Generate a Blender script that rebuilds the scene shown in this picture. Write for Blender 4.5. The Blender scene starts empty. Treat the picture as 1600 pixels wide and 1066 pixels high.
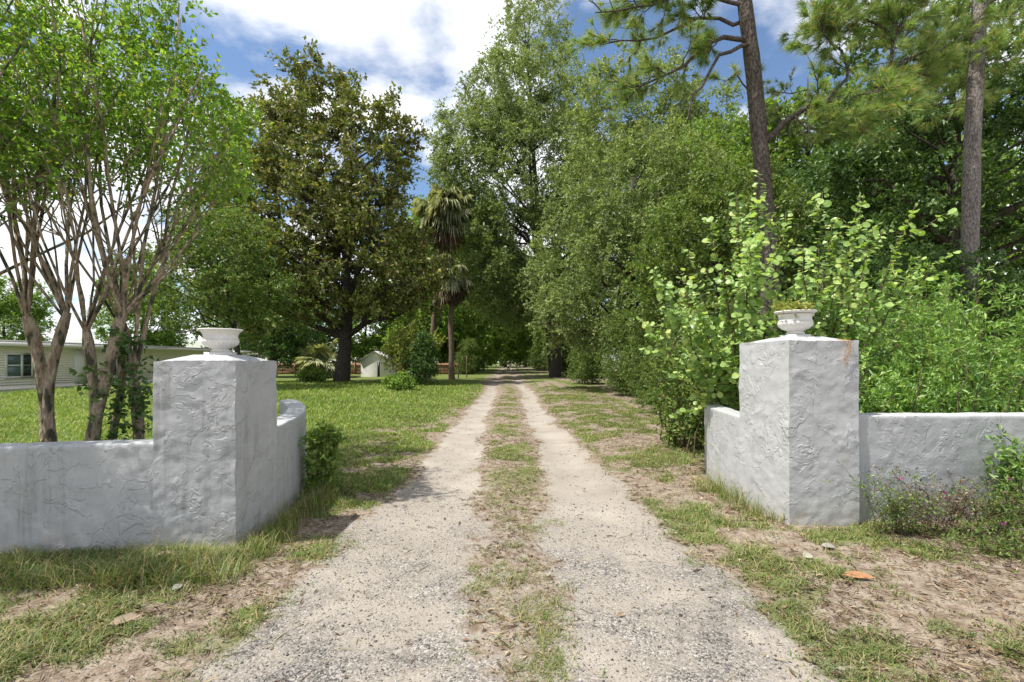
import bpy, math, random
import numpy as np
from mathutils import Vector, Matrix
R = math.radians
SC = bpy.context.scene
COL = SC.collection
# ------------------------------------------------------------------ camera
CAMH, F, CX, HY = 1.6, 750.0, 800.0, 565.0        # metres; focal length, centre and horizon in photo pixels
cam_d = bpy.data.cameras.new('camera'); cam = bpy.data.objects.new('camera', cam_d); COL.objects.link(cam)
cam.location = (0, 0, CAMH); cam.rotation_euler = (R(90), 0, 0)
cam_d.sensor_width = 36; cam_d.lens = 36 * F / 1600; cam_d.shift_y = 32 / 1600
cam_d.clip_start = .05; cam_d.clip_end = 2000
SC.camera = cam
# ------------------------------------------------------------------ sun, sky
SUN = Vector((-.42, -.15, .9)).normalized()
sl = bpy.data.lights.new('sun', 'SUN'); sl.energy = 5.0; sl.angle = R(.55); sl.color = (1, .955, .88)
so = bpy.data.objects.new('sun', sl); COL.objects.link(so)
so.rotation_euler = SUN.to_track_quat('Z', 'Y').to_euler(); so.location = (-20, -6, 40)
W = bpy.data.worlds.new('World'); SC.world = W; W.use_nodes = True
def world():
    nt = W.node_tree; nt.nodes.clear(); N = nt.nodes.new; L = nt.links.new
    sky = N('ShaderNodeTexSky'); sky.sky_type = 'NISHITA'; sky.sun_disc = False
    sky.sun_elevation = math.asin(SUN.z); sky.sun_rotation = math.atan2(SUN.x, SUN.y)
    sky.air_density = 1.1; sky.dust_density = .5; sky.ozone_density = 4
    tc = N('ShaderNodeTexCoord'); sx = N('ShaderNodeSeparateXYZ'); L(tc.outputs['Generated'], sx.inputs[0])
    zz = N('ShaderNodeMath'); zz.operation = 'MAXIMUM'; L(sx.outputs['Z'], zz.inputs[0]); zz.inputs[1].default_value = 0
    za = N('ShaderNodeMath'); za.operation = 'ADD'; L(zz.outputs[0], za.inputs[0]); za.inputs[1].default_value = .22
    dv = N('ShaderNodeVectorMath'); dv.operation = 'DIVIDE'; L(tc.outputs['Generated'], dv.inputs[0])
    cb = N('ShaderNodeCombineXYZ')
    for i in range(3): L(za.outputs[0], cb.inputs[i])
    L(cb.outputs[0], dv.inputs[1])
    mp = N('ShaderNodeMapping'); L(dv.outputs[0], mp.inputs[0]); mp.inputs['Location'].default_value = CLOUD
    n1 = N('ShaderNodeTexNoise'); n1.inputs['Scale'].default_value = 1.9; n1.inputs['Detail'].default_value = 9
    n1.inputs['Roughness'].default_value = .55; n1.inputs['Distortion'].default_value = .15; L(mp.outputs[0], n1.inputs[0])
    r1 = N('ShaderNodeMapRange'); r1.interpolation_type = 'SMOOTHSTEP'
    r1.inputs['From Min'].default_value = .39; r1.inputs['From Max'].default_value = .53; L(n1.outputs['Fac'], r1.inputs['Value'])
    n2 = N('ShaderNodeTexNoise'); n2.inputs['Scale'].default_value = 3.1; n2.inputs['Detail'].default_value = 6; L(mp.outputs[0], n2.inputs[0])
    cr = N('ShaderNodeMix'); cr.data_type = 'RGBA'
    r2 = N('ShaderNodeMapRange'); r2.inputs['From Min'].default_value = .4; r2.inputs['From Max'].default_value = .6; L(n2.outputs['Fac'], r2.inputs['Value'])
    L(r2.outputs[0], cr.inputs[0]); cr.inputs[6].default_value = (6.2, 6.4, 6.8, 1); cr.inputs[7].default_value = (8.6, 8.7, 8.9, 1)
    mx = N('ShaderNodeMix'); mx.data_type = 'RGBA'; L(r1.outputs[0], mx.inputs[0]); L(sky.outputs[0], mx.inputs[6]); L(cr.outputs[2], mx.inputs[7])
    bg = N('ShaderNodeBackground'); bg.inputs[1].default_value = .115; L(mx.outputs[2], bg.inputs[0])
    o = N('ShaderNodeOutputWorld'); L(bg.outputs[0], o.inputs[0])
CLOUD = (2.80, 1.7, 0)
world()
SC.view_settings.view_transform = 'Standard'; SC.view_settings.look = 'None'
SC.view_settings.exposure = .55; SC.view_settings.gamma = 1

# ------------------------------------------------------------------ helpers
def rng_(s): return np.random.default_rng(s)
def unit(v): return v / np.maximum(np.linalg.norm(v, axis=-1, keepdims=True), 1e-9)
def pix(x, y, d): return np.array([(x - CX) / F * d, d, CAMH - (y - HY) / F * d])
class MB:
    """collects triangles and quads, builds one mesh"""
    def __init__(s): s.v = []; s.f3 = []; s.f4 = []; s.n = 0
    def add(s, v, f3=None, f4=None):
        v = np.asarray(v, float).reshape(-1, 3)
        if f3 is not None and len(f3): s.f3.append(np.asarray(f3, int).reshape(-1, 3) + s.n)
        if f4 is not None and len(f4): s.f4.append(np.asarray(f4, int).reshape(-1, 4) + s.n)
        s.v.append(v); s.n += len(v)
    def box(s, c, size, rz=0):
        x, y, z = [q / 2 for q in size]
        v = np.array([[a * x, b * y, g * z] for g in (-1, 1) for a, b in ((-1, -1), (1, -1), (1, 1), (-1, 1))])
        ca, sa = math.cos(rz), math.sin(rz)
        v = np.stack([v[:, 0] * ca - v[:, 1] * sa, v[:, 0] * sa + v[:, 1] * ca, v[:, 2]], 1) + np.array(c)
        s.add(v, f4=[[3, 2, 1, 0], [4, 5, 6, 7], [0, 1, 5, 4], [1, 2, 6, 5], [2, 3, 7, 6], [3, 0, 4, 7]])
        return s
    def tube(s, P, Rr, n=6, cap=True):
        P = np.asarray(P, float); k = len(P); Rr = np.broadcast_to(np.asarray(Rr, float), (k,))
        T = unit(np.gradient(P, axis=0)); ref = np.array([.31, .93, .17]); ref2 = np.array([1., 0, 0])
        if abs(T[0] @ unit(ref)) > .9: ref = ref2
        A = unit(np.cross(T, ref)); B = np.cross(T, A)
        th = np.linspace(0, 2 * np.pi, n, endpoint=False)
        V = P[:, None] + Rr[:, None, None] * (np.cos(th)[None, :, None] * A[:, None] + np.sin(th)[None, :, None] * B[:, None])
        i = np.arange(k - 1)[:, None] * n; j = np.arange(n)[None]; j2 = (j + 1) % n
        f4 = np.stack([i + j, i + n + j, i + n + j2, i + j2], -1).reshape(-1, 4)
        V = V.reshape(-1, 3); f3 = None
        if cap:
            V = np.vstack([V, P[-1]]); jj = np.arange(n)
            f3 = np.stack([(k - 1) * n + jj, np.full(n, k * n), (k - 1) * n + (jj + 1) % n], 1)
        s.add(V, f3, f4); return s
    def lathe(s, prof, n=48, c=(0, 0, 0), rfun=None):
        prof = np.asarray(prof, float); k = len(prof); th = np.linspace(0, 2 * np.pi, n, endpoint=False)
        rr = prof[:, 0][:, None] * np.ones(n)[None]
        if rfun is not None: rr = rfun(rr, th[None], prof[:, 1][:, None])
        V = np.stack([rr * np.cos(th), rr * np.sin(th), prof[:, 1][:, None] * np.ones(n)], -1).reshape(-1, 3) + np.array(c)
        i = np.arange(k - 1)[:, None] * n; j = np.arange(n)[None]; j2 = (j + 1) % n
        s.add(V, f4=np.stack([i + j, i + j2, i + n + j2, i + n + j], -1).reshape(-1, 4)); return s
    def mesh(s, name, smooth=False):
        me = bpy.data.meshes.new(name)
        V = np.concatenate(s.v) if s.v else np.zeros((0, 3))
        t = np.concatenate(s.f3) if s.f3 else np.zeros((0, 3), int); q = np.concatenate(s.f4) if s.f4 else np.zeros((0, 4), int)
        me.vertices.add(len(V)); me.vertices.foreach_set('co', V.ravel())
        me.loops.add(t.size + q.size); me.loops.foreach_set('vertex_index', np.concatenate([t.ravel(), q.ravel()]).astype(np.int32))
        me.polygons.add(len(t) + len(q))
        st = np.concatenate([np.arange(len(t)) * 3, t.size + np.arange(len(q)) * 4]).astype(np.int32)
        me.polygons.foreach_set('loop_start', st)
        if smooth: me.polygons.foreach_set('use_smooth', np.ones(len(t) + len(q), bool))
        me.update(calc_edges=True); return me
    def build(s, name, mat, parent=None, smooth=False, kind=None, loc=None):
        me = s.mesh(name, smooth); me.materials.append(mat)
        return link(name, me, parent, kind, loc)
def link(name, me, parent=None, kind=None, loc=None):
    o = bpy.data.objects.new(name, me); COL.objects.link(o)
    if loc is not None: o.location = loc
    if parent is not None:
        o.parent = parent
        if loc is None: o.matrix_parent_inverse = Matrix.Translation(-parent.location)
    if kind: o['kind'] = kind
    return o
def thing(name, label, cat, loc=(0, 0, 0), group=None):
    o = bpy.data.objects.new(name, None); COL.objects.link(o); o.location = loc; o.empty_display_size = .2
    return tag(o, label, cat, group)
def tag(o, label, cat, group=None):
    o['label'] = label; o['category'] = cat
    if group: o['group'] = group
    return o
def copy_thing(src, loc, scale=1, rz=0, label=None):
    r = src.copy(); COL.objects.link(r); r.location = loc; r.rotation_euler = (0, 0, rz)
    r.scale = (scale, scale, scale) if np.isscalar(scale) else scale
    if label: r['label'] = label
    for ch in [c for c in src.children]:
        c = ch.copy(); COL.objects.link(c); c.parent = r
    return r

# value noise ------------------------------------------------------
def vnoise(x, y, seed=0):
    x = np.asarray(x, float); y = np.asarray(y, float)
    xi = np.floor(x); yi = np.floor(y); fx = x - xi; fy = y - yi
    fx = fx * fx * (3 - 2 * fx); fy = fy * fy * (3 - 2 * fy)
    def h(a, b):
        v = np.sin(a * 127.1 + b * 311.7 + seed * 74.7) * 43758.5453; return v - np.floor(v)
    return (h(xi, yi) * (1 - fx) + h(xi + 1, yi) * fx) * (1 - fy) + (h(xi, yi + 1) * (1 - fx) + h(xi + 1, yi + 1) * fx) * fy
def fbm(x, y, seed=0, o=4):
    s = 0; a = .5
    for i in range(o): s = s + a * vnoise(np.asarray(x) * 2 ** i, np.asarray(y) * 2 ** i, seed + i); a *= .5
    return s / (1 - .5 ** o)
def sstep(a, b, x): t = np.clip((np.asarray(x, float) - a) / (b - a), 0, 1); return t * t * (3 - 2 * t)
def cxy(y): y = np.asarray(y, float); return -.012 * np.maximum(y - 5, 0) + .07 * np.sin(y * .31 + .4) * sstep(4, 9, y)
def outer(y): return 1.42 + .22 * np.clip((4.2 - y) / 1.8, 0, 2.5) - .16 * np.clip((y - 8) / 9, 0, 1)
def inner(y): return np.clip(.30 + .045 * (y - 2.4), .22, .62)
def track(x, y):
    u = np.abs(x - cxy(y)) + .55 * (fbm(x * 1.3, y * .9, 5) - .5) + .36 * (fbm(x * 5, y * 4, 6, 4) - .5)
    c = .62 + .38 * sstep(4.5, 8, y)
    t = (1 - c * (1 - sstep(inner(y) - .26, inner(y) + .24, u))) * (1 - sstep(outer(y) - .3, outer(y) + .26, u))
    return t * (1 - .5 * sstep(18, 45, y))
def ground(x, y):
    x = np.asarray(x, float); y = np.asarray(y, float); u = np.abs(x - cxy(y))
    z = -.055 * np.exp(-((u - .85) / .36) ** 2) * sstep(3, 8, y) + .05 * sstep(1.6, 2.8, u) + .015 * np.exp(-(u / .4) ** 2)
    z = z + (.05 * (fbm(x * .7, y * .7, 1) - .5) + .028 * (fbm(x * 3.3, y * 3.3, 2) - .5)) * (1 - sstep(20, 40, y) * .6)
    return z
def gp(x, y, dz=0): return (float(x), float(y), float(ground(x, y)) + dz)

# ------------------------------------------------------------------ materials
class NT:
    def __init__(s, name):
        s.m = bpy.data.materials.new(name); s.m.use_nodes = True; s.t = s.m.node_tree; s.b = s.t.nodes['Principled BSDF']; s.out = s.t.nodes['Material Output']
    def n(s, t, **k):
        o = s.t.nodes.new('ShaderNode' + t)
        for a, v in k.items():
            if a[0] == '_': setattr(o, a[1:], v)
            else: o.inputs[a.replace('__', ' ')].default_value = v
        return o
    def l(s, a, b): s.t.links.new(a, b)
    def pos(s, scale=1.0):
        g = s.n('NewGeometry')
        m = s.n('VectorMath', _operation='MULTIPLY'); s.l(g.outputs['Position'], m.inputs[0])
        m.inputs[1].default_value = (scale,) * 3 if np.isscalar(scale) else scale
        return m.outputs[0]
    def noise(s, scale, detail=4, rough=.55, vec=None, dist=0):
        o = s.n('TexNoise', Scale=scale, Detail=detail, Roughness=rough, Distortion=dist); s.l(vec or s.pos(), o.inputs['Vector']); return o.outputs['Fac']
    def ramp(s, fac, stops):
        o = s.n('ValToRGB'); e = o.color_ramp.elements
        while len(e) < len(stops): e.new(.5)
        for i, (p, c) in enumerate(stops): e[i].position = p; e[i].color = (*c, 1) if len(c) == 3 else c
        s.l(fac, o.inputs[0]); return o.outputs[0]
    def rng(s, fac, a, b, c=0., d=1.):
        o = s.n('MapRange'); o.inputs[1].default_value = a; o.inputs[2].default_value = b; o.inputs[3].default_value = c; o.inputs[4].default_value = d
        s.l(fac, o.inputs[0]); return o.outputs[0]
    def mix(s, fac, a, b, mode='MIX'):
        o = s.n('Mix', _data_type='RGBA', _blend_type=mode)
        for i, v in ((0, fac), (6, a), (7, b)):
            if isinstance(v, (int, float)): o.inputs[i].default_value = v
            elif isinstance(v, tuple): o.inputs[i].default_value = (*v, 1)
            else: s.l(v, o.inputs[i])
        return o.outputs[2]
    def math(s, op, a, b):
        o = s.n('Math', _operation=op)
        for i, v in ((0, a), (1, b)):
            if isinstance(v, (int, float)): o.inputs[i].default_value = v
            else: s.l(v, o.inputs[i])
        return o.outputs[0]
    def bump(s, h, strength=.5, dist=.02, prev=None):
        o = s.n('Bump', Strength=strength, Distance=dist); s.l(h, o.inputs['Height'])
        if prev: s.l(prev, o.inputs['Normal'])
        return o.outputs[0]
    def fin(s, col=None, rough=.8, nrm=None, spec=.3):
        if col is not None:
            if isinstance(col, tuple): s.b.inputs['Base Color'].default_value = (*col, 1)
            else: s.l(col, s.b.inputs['Base Color'])
        s.b.inputs['Roughness'].default_value = rough; s.b.inputs['Specular IOR Level'].default_value = spec
        if nrm: s.l(nrm, s.b.inputs['Normal'])
        return s.m
def leaf_mat(name, stops, trans=.35, rough=.5, back=None, spec=.35, tint=(1.3, 1.3, .6), gain=1.45):
    t = NT(name); g = t.n('NewGeometry'); stops = [(p, tuple(min(.6, q * gain) for q in c)) for p, c in stops]
    c = t.ramp(g.outputs['Random Per Island'], stops)
    big = t.noise(.55, 3); c = t.mix(1., c, t.ramp(big, [(.3, (.78, .8, .74)), (.7, (1.2, 1.17, 1.05))]), 'MULTIPLY')
    if back: c = t.mix(g.outputs['Backfacing'], c, back)
    t.fin(c, rough, spec=spec)
    tr = t.n('BsdfTranslucent'); t.l(t.mix(1., c, tint, 'MULTIPLY'), tr.inputs[0])
    mx = t.n('MixShader'); mx.inputs[0].default_value = trans
    t.l(t.b.outputs[0], mx.inputs[1]); t.l(tr.outputs[0], mx.inputs[2]); t.l(mx.outputs[0], t.out.inputs[0]); return t.m
def bark_mat(name, c1, c2, sc=(6, 6, 1.6), bump=.9, c3=None):
    t = NT(name); v = t.pos(sc); n = t.noise(3.2, 6, .6, v); vo = t.n('TexVoronoi', Scale=3.0); t.l(v, vo.inputs['Vector'])
    c = t.ramp(n, [(.32, c1), (.66, c2)])
    if c3: c = t.mix(t.rng(t.noise(1.6, 3, .5, v), .52, .6), c, c3)
    h = t.math('ADD', n, vo.outputs['Distance'])
    return t.fin(c, .9, t.bump(h, bump, .03), .15)
def plain(name, c, rough=.7, var=.12, sc=6, spec=.3):
    t = NT(name); n = t.noise(sc, 5)
    a = tuple(q * (1 - var) for q in c); b = tuple(min(1, q * (1 + var)) for q in c)
    return t.fin(t.ramp(n, [(.3, a), (.7, b)]), rough, t.bump(n, .15, .01), spec)

M = {}
M['magnolia'] = leaf_mat('magnolia_leaf', [(0, (.035, .055, .012)), (.45, (.065, .09, .022)), (.75, (.12, .135, .036)), (1, (.19, .17, .055))], .16, .44, (.16, .15, .055), .35, (1.2, 1.2, .5), gain=2.7)
M['oak'] = leaf_mat('oak_leaf', [(0, (.065, .09, .035)), (.5, (.10, .135, .052)), (1, (.19, .225, .10))], .34, .42, gain=1.85)
M['oak_dark'] = leaf_mat('dark_broad_leaf', [(0, (.025, .055, .018)), (.5, (.045, .085, .025)), (1, (.08, .13, .035))], .3, .4, gain=1.7)
M['lime'] = leaf_mat('bright_leaf', [(0, (.07, .125, .025)), (.5, (.11, .19, .035)), (1, (.19, .26, .06))], .38, .5)
M['thicket'] = leaf_mat('thicket_leaf', [(0, (.05, .09, .025)), (.5, (.09, .145, .035)), (.9, (.15, .2, .055)), (1, (.17, .13, .06))], .34, .45)
M['myrtle'] = leaf_mat('myrtle_leaf', [(0, (.06, .12, .02)), (.5, (.10, .19, .03)), (.92, (.18, .27, .05)), (1, (.26, .22, .06))], .46, .4, gain=1.5)
M['redbud'] = leaf_mat('redbud_leaf', [(0, (.09, .15, .045)), (.4, (.16, .25, .075)), (.8, (.25, .34, .12)), (1, (.34, .4, .15))], .4, .35, gain=1.55)
M['lance'] = leaf_mat('lance_leaf', [(0, (.06, .13, .03)), (.5, (.11, .2, .045)), (1, (.2, .28, .08))], .35, .38, None, .45)
M['palm'] = leaf_mat('palm_frond', [(0, (.09, .11, .055)), (.6, (.17, .19, .11)), (1, (.3, .3, .2))], .25, .4, gain=1.6)
M['palm_dead'] = leaf_mat('dead_palm_frond', [(0, (.05, .033, .022)), (.6, (.11, .075, .045)), (1, (.22, .17, .11))], .1, .8, gain=1.2)
M['pine'] = leaf_mat('pine_needle', [(0, (.065, .13, .045)), (.6, (.12, .2, .06)), (.84, (.2, .23, .075)), (1, (.36, .19, .08))], .35, .45, gain=1.75)
M['pine_far'] = leaf_mat('far_pine_needle', [(0, (.05, .08, .028)), (1, (.12, .15, .05))], .25, .5)
M['yellow'] = leaf_mat('yellow_green_leaf', [(0, (.12, .15, .035)), (.6, (.2, .23, .06)), (1, (.3, .3, .1))], .35, .5)
M['lawn'] = leaf_mat('lawn_grass', [(0, (.085, .14, .025)), (.6, (.14, .21, .04)), (.88, (.22, .27, .07)), (1, (.34, .3, .14))], .34, .55, gain=1.3)
M['verge'] = leaf_mat('verge_grass', [(0, (.075, .125, .03)), (.42, (.125, .18, .045)), (.68, (.2, .21, .085)), (1, (.38, .30, .17))], .3, .55, gain=1.1)
M['straw'] = leaf_mat('dry_straw', [(0, (.05, .03, .02)), (.35, (.12, .075, .045)), (.7, (.24, .165, .105)), (1, (.44, .36, .26))], .1, .85, gain=0.95)
M['bark'] = bark_mat('oak_bark', (.03, .025, .02), (.10, .085, .07))
M['bark_pine'] = bark_mat('pine_bark', (.03, .024, .02), (.17, .14, .12), (7, 7, 3.0), 1.)
M['bark_pine2'] = bark_mat('grey_pine_bark', (.08, .065, .06), (.33, .29, .27), (8, 8, 3.4), 1.)
M['bark_myrtle'] = bark_mat('myrtle_bark', (.18, .13, .085), (.47, .39, .29), (8, 8, 3), .9, (.08, .08, .055))
M['bark_palm'] = bark_mat('palm_bark', (.10, .07, .05), (.24, .18, .14), (3, 3, 6), .8)
M['twig'] = bark_mat('twig_bark', (.06, .045, .03), (.16, .12, .08), (8, 8, 4), .3)
def stucco():
    t = NT('white_stucco'); p = t.pos()
    w1 = t.noise(2.6, 4, .55, p)                                   # soft undulation
    vo = t.n('TexVoronoi', Scale=6.5, _feature='F1'); 
    wp = t.n('TexNoise', Scale=3.0, Detail=3); t.l(p, wp.inputs['Vector'])
    ad = t.n('VectorMath', _operation='MULTIPLY_ADD'); t.l(wp.outputs['Color'], ad.inputs[0]); ad.inputs[1].default_value = (.6, .6, .6); t.l(p, ad.inputs[2])
    t.l(ad.outputs[0], vo.inputs['Vector'])
    n2 = t.noise(5.5, 3, .5, ad.outputs[0], .5)                    # trowel laps: hard steps in a warped noise, only in places
    lap = t.math('MULTIPLY', t.rng(n2, .50, .525), t.rng(t.noise(1.9, 2, .5, p), .46, .6)); lap2 = t.math('MULTIPLY', t.rng(t.noise(3.4, 4, .6, ad.outputs[0], 1.0), .56, .58), t.rng(t.noise(2.3, 2, .5, ad.outputs[0]), .45, .6))
    fine = t.noise(48, 5, .65, p)
    h = t.math('ADD', t.math('MULTIPLY', lap, .5), t.math('MULTIPLY', lap2, .7))
    h = t.math('ADD', h, t.math('MULTIPLY', w1, .35)); h = t.math('ADD', h, t.math('MULTIPLY', t.noise(14, 5, .6, ad.outputs[0]), .32)); h = t.math('ADD', h, t.math('MULTIPLY', fine, .12))
    nb = t.bump(h, .75, .014)
    dirt = t.noise(1.7, 6, .65, p); c = t.ramp(dirt, [(.3, (.355, .36, .37)), (.7, (.425, .43, .435))])
    sp = t.n('SeparateXYZ'); t.l(p, sp.inputs[0])
    low = t.math('MULTIPLY', t.rng(sp.outputs['Z'], .32, .0), t.rng(t.noise(9, 5, .6, p), .35, .65))    # splashed soil at the foot
    c = t.mix(low, c, (.36, .32, .27))
    ru = t.math('MULTIPLY', t.rng(t.noise(1., 6, .7, t.pos((13, 13, .8))), .52, .70), t.rng(t.noise(1.1, 3, .5, p), .4, .62)); c = t.mix(t.math('MULTIPLY', ru, .6), c, (.17, .175, .15))      # rain streaks
    al = t.math('MULTIPLY', t.rng(t.noise(6, 6, .7, p), .54, .66), t.rng(t.noise(.9, 2, .5, p), .45, .6)); c = t.mix(t.math('MULTIPLY', al, .3), c, (.23, .235, .19))
    st = t.rng(t.noise(26, 5, .7, p), .66, .72); c = t.mix(t.math('MULTIPLY', st, .55), c, (.26, .25, .24))
    cr = t.n('TexVoronoi', Scale=2.1, _feature='DISTANCE_TO_EDGE'); t.l(ad.outputs[0], cr.inputs['Vector'])
    crk = t.math('MULTIPLY', t.rng(cr.outputs['Distance'], .008, .002), t.rng(t.noise(3.3, 3, .5, p), .5, .56)); c = t.mix(t.math('MULTIPLY', crk, .3), c, (.2, .19, .18))
    return t.fin(c, .62, nb, .35)
M['stucco'] = stucco()
M['urn'] = plain('urn_concrete', (.66, .645, .61), .75, .08, 18)
M['soil'] = plain('potting_soil', (.10, .075, .06), .95, .4, 40)
def ground_mat(name, drive):
    t = NT(name); p = t.pos(); sp = t.n('SeparateXYZ'); t.l(p, sp.inputs[0])
    a = t.n('Attribute', _attribute_name='mask'); at = t.n('SeparateColor'); t.l(a.outputs['Color'], at.inputs[0])
    nb = t.noise(1.1, 5, .6, p); nm = t.noise(9, 6, .65, p); nf = t.noise(70, 4, .65, p); nff = t.noise(240, 3, .6, p)
    litter = t.ramp(nm, [(.26, (.10, .072, .052)), (.42, (.19, .148, .112)), (.55, (.27, .225, .178)), (.72, (.33, .285, .235))])
    litter = t.mix(.75, litter, t.ramp(nf, [(.3, (.5, .48, .46)), (.7, (1.35, 1.33, 1.3))]), 'MULTIPLY')
    grs = t.ramp(t.noise(28, 5, .7, p), [(.3, (.06, .085, .022)), (.55, (.13, .165, .045)), (.8, (.25, .24, .10))])
    gm = t.rng(t.math('ADD', at.outputs['Green'], t.math('MULTIPLY', t.math('SUBTRACT', nm, .5), 1.0)), .35, .65)
    base = t.mix(gm, litter, grs)
    sand = t.ramp(nb, [(.3, (.255, .226, .19)), (.7, (.36, .325, .28))])
    sand = t.mix(.6, sand, t.ramp(nf, [(.3, (.72, .7, .68)), (.7, (1.2, 1.2, 1.2))]), 'MULTIPLY')
    vo = t.n('TexVoronoi', Scale=62); t.l(p, vo.inputs['Vector']); vs = t.n('SeparateColor'); t.l(vo.outputs['Color'], vs.inputs[0])
    vo2 = t.n('TexVoronoi', Scale=120); t.l(p, vo2.inputs['Vector']); vs2 = t.n('SeparateColor'); t.l(vo2.outputs['Color'], vs2.inputs[0])
    gr = t.ramp(vs.outputs['Red'], [(0, (.05, .047, .044)), (.28, (.13, .12, .11)), (.6, (.235, .215, .195)), (1, (.48, .45, .41))])
    gr2 = t.ramp(vs2.outputs['Green'], [(0, (.06, .056, .052)), (.5, (.2, .182, .165)), (1, (.42, .39, .35))])
    gr = t.mix(t.rng(vs2.outputs['Red'], .45, .5), gr, gr2)
    dk = t.rng(t.noise(1.1, 5, .65, p), .44, .6); gr = t.mix(t.math('MULTIPLY', dk, .62), gr, t.mix(1., gr, (.42, .42, .43), 'MULTIPLY'))  # patches of dark old asphalt stone
    gv = t.math('MULTIPLY', t.rng(t.noise(1.5, 5, .65, p), .40, .60), t.rng(sp.outputs['Y'], 6.0, 3.2))
    trk = t.mix(gv, sand, gr)
    tm = t.rng(t.math('ADD', at.outputs['Red'], t.math('MULTIPLY', t.math('SUBTRACT', nm, .5), .9)), .3, .62)
    c = t.mix(tm, base, trk)
    h = t.math('ADD', t.math('MULTIPLY', nm, .35), t.math('MULTIPLY', nf, .45)); h = t.math('ADD', h, t.math('MULTIPLY', vo.outputs['Distance'], -.35)); h = t.math('ADD', h, t.math('MULTIPLY', nff, .1))
    return t.fin(c, .95, t.bump(h, .8, .02), .1)
M['ground'] = ground_mat('ground_litter_and_turf', False)

# ------------------------------------------------------------------ ground and drive
def grass_amount(x, y):
    x = np.asarray(x, float); y = np.asarray(y, float); u = x - cxy(y); n = fbm(x * .9, y * .9, 11); n2 = fbm(x * 3, y * 3, 12, 3)
    lawn = sstep(-2.1, -3.6, u + (n - .5) * 1.2) * sstep(5, 6.5, y)
    lawn = np.maximum(lawn, sstep(-1.5, -2.6, u + (n - .5) * 1.2) * sstep(8, 14, y) * .75)
    verge = (.62 + .2 * sstep(6, 12, y)) * sstep(.26, .48, n) * sstep(.30, .58, n2) * sstep(1.2, 1.6, np.abs(u))
    frontL = sstep(-1.7, -2.8, u + (n - .5)) * sstep(2.6, 3.4, y + (n - .5) * .8) * (1 - sstep(4.2, 5, y)) * .75 * sstep(.30, .55, fbm(x * 2.1, y * 2.1, 14))
    frontL = np.maximum(frontL, .6 * sstep(.34, .56, n2) * sstep(-1.5, -2.0, u + (n - .5)) * (1 - sstep(3.4, 4, y)))
    mid = .6 * sstep(.40, .6, n2) * (1 - sstep(.25, .6, np.abs(u))) * (.45 + .55 * sstep(4, 8, y))
    return np.clip(np.maximum.reduce([lawn, verge, frontL, mid]), 0, 1)
def sheet(name, X, Y, Z, mat):
    ny, nx = X.shape; b = MB(); i = np.arange(ny - 1)[:, None] * nx; j = np.arange(nx - 1)[None]
    b.add(np.stack([X, Y, Z], -1), f4=np.stack([i + j, i + j + 1, i + nx + j + 1, i + nx + j], -1))
    o = b.build(name, mat, None, True, 'structure')
    ca = o.data.color_attributes.new('mask', 'FLOAT_COLOR', 'POINT')
    xs, ys = X.ravel(), Y.ravel()
    arr = np.stack([track(xs, ys), grass_amount(xs, ys), np.zeros(len(xs)), np.ones(len(xs))], 1)
    ca.data.foreach_set('color', arr.ravel()); return o
def coords(lo, hi, dl, dh, step):
    a = list(np.arange(dl, dh, step)); s = step
    while a[-1] < hi: s *= 1.18; a.append(a[-1] + s)
    s = step
    while a[0] > lo: s *= 1.18; a.insert(0, a[0] - s)
    return np.array(a)
gx, gy = np.meshgrid(coords(-400, 400, -6, 6, .07), coords(-60, 700, 1.6, 13, .07))
gz = ground(gx, gy); uu = np.abs(gx - cxy(gy)); gz = gz - .03 * (1 - sstep(1.6, 1.9, uu)) * sstep(-1, 0, gy)
sheet('ground', gx, gy, gz, M['ground'])
ys = np.concatenate([np.arange(-.5, 13, .05), 13 + np.cumsum(np.linspace(.06, 1.6, 130))]); ys = ys[ys < 118]
ss = np.linspace(-1, 1, 72)
wl = 1.95 + .35 * np.clip((4.2 - ys) / 1.8, 0, 2) + .5 * (fbm(ys * .8, ys * 0, 31) - .5) + .25 * (fbm(ys * 4, ys * 0, 32) - .5)
wr = 1.95 + .35 * np.clip((4.2 - ys) / 1.8, 0, 2) + .5 * (fbm(ys * .8, ys * 0 + 9, 33) - .5) + .25 * (fbm(ys * 4, ys * 0 + 9, 34) - .5)
dx = np.where(ss[None] < 0, ss[None] * wl[:, None], ss[None] * wr[:, None]) + cxy(ys)[:, None]; dy = np.repeat(ys[:, None], 72, 1)
sheet('driveway', dx, dy, ground(dx, dy) + .006, M['ground'])

# ------------------------------------------------------------------ stucco gate walls
def grid_quad(b, a0, a1, b0, b1, step=.02):
    """bilinear patch a0-a1 (bottom) b0-b1 (top)"""
    a0, a1, b0, b1 = [np.array(q, float) for q in (a0, a1, b0, b1)]
    nu = max(2, int(np.linalg.norm(a1 - a0) / step)); nv = max(2, int(np.linalg.norm(b0 - a0) / step))
    u = np.linspace(0, 1, nu)[None, :, None]; v = np.linspace(0, 1, nv)[:, None, None]
    P = (a0 * (1 - u) + a1 * u) * (1 - v) + (b0 * (1 - u) + b1 * u) * v
    i = np.arange(nv - 1)[:, None] * nu; j = np.arange(nu - 1)[None]
    b.add(P, f4=np.stack([i + j, i + j + 1, i + nu + j + 1, i + nu + j], -1))
def rough3(V, amp=.009):
    """hand-trowelled unevenness: moves points by 3-D noise"""
    o = np.zeros_like(V)
    for k in range(3):
        a = V[:, (k + 1) % 3]; c = V[:, (k + 2) % 3]; w = V[:, k]
        o[:, k] = (fbm(a * 5 + w * 2.3, c * 5 - w * 1.7, 50 + k) - .5) * 2 * amp + (fbm(a * 19 + w * 7, c * 19 - w * 5, 60 + k, 3) - .5) * 1.1 * amp
    return V + o
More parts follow.
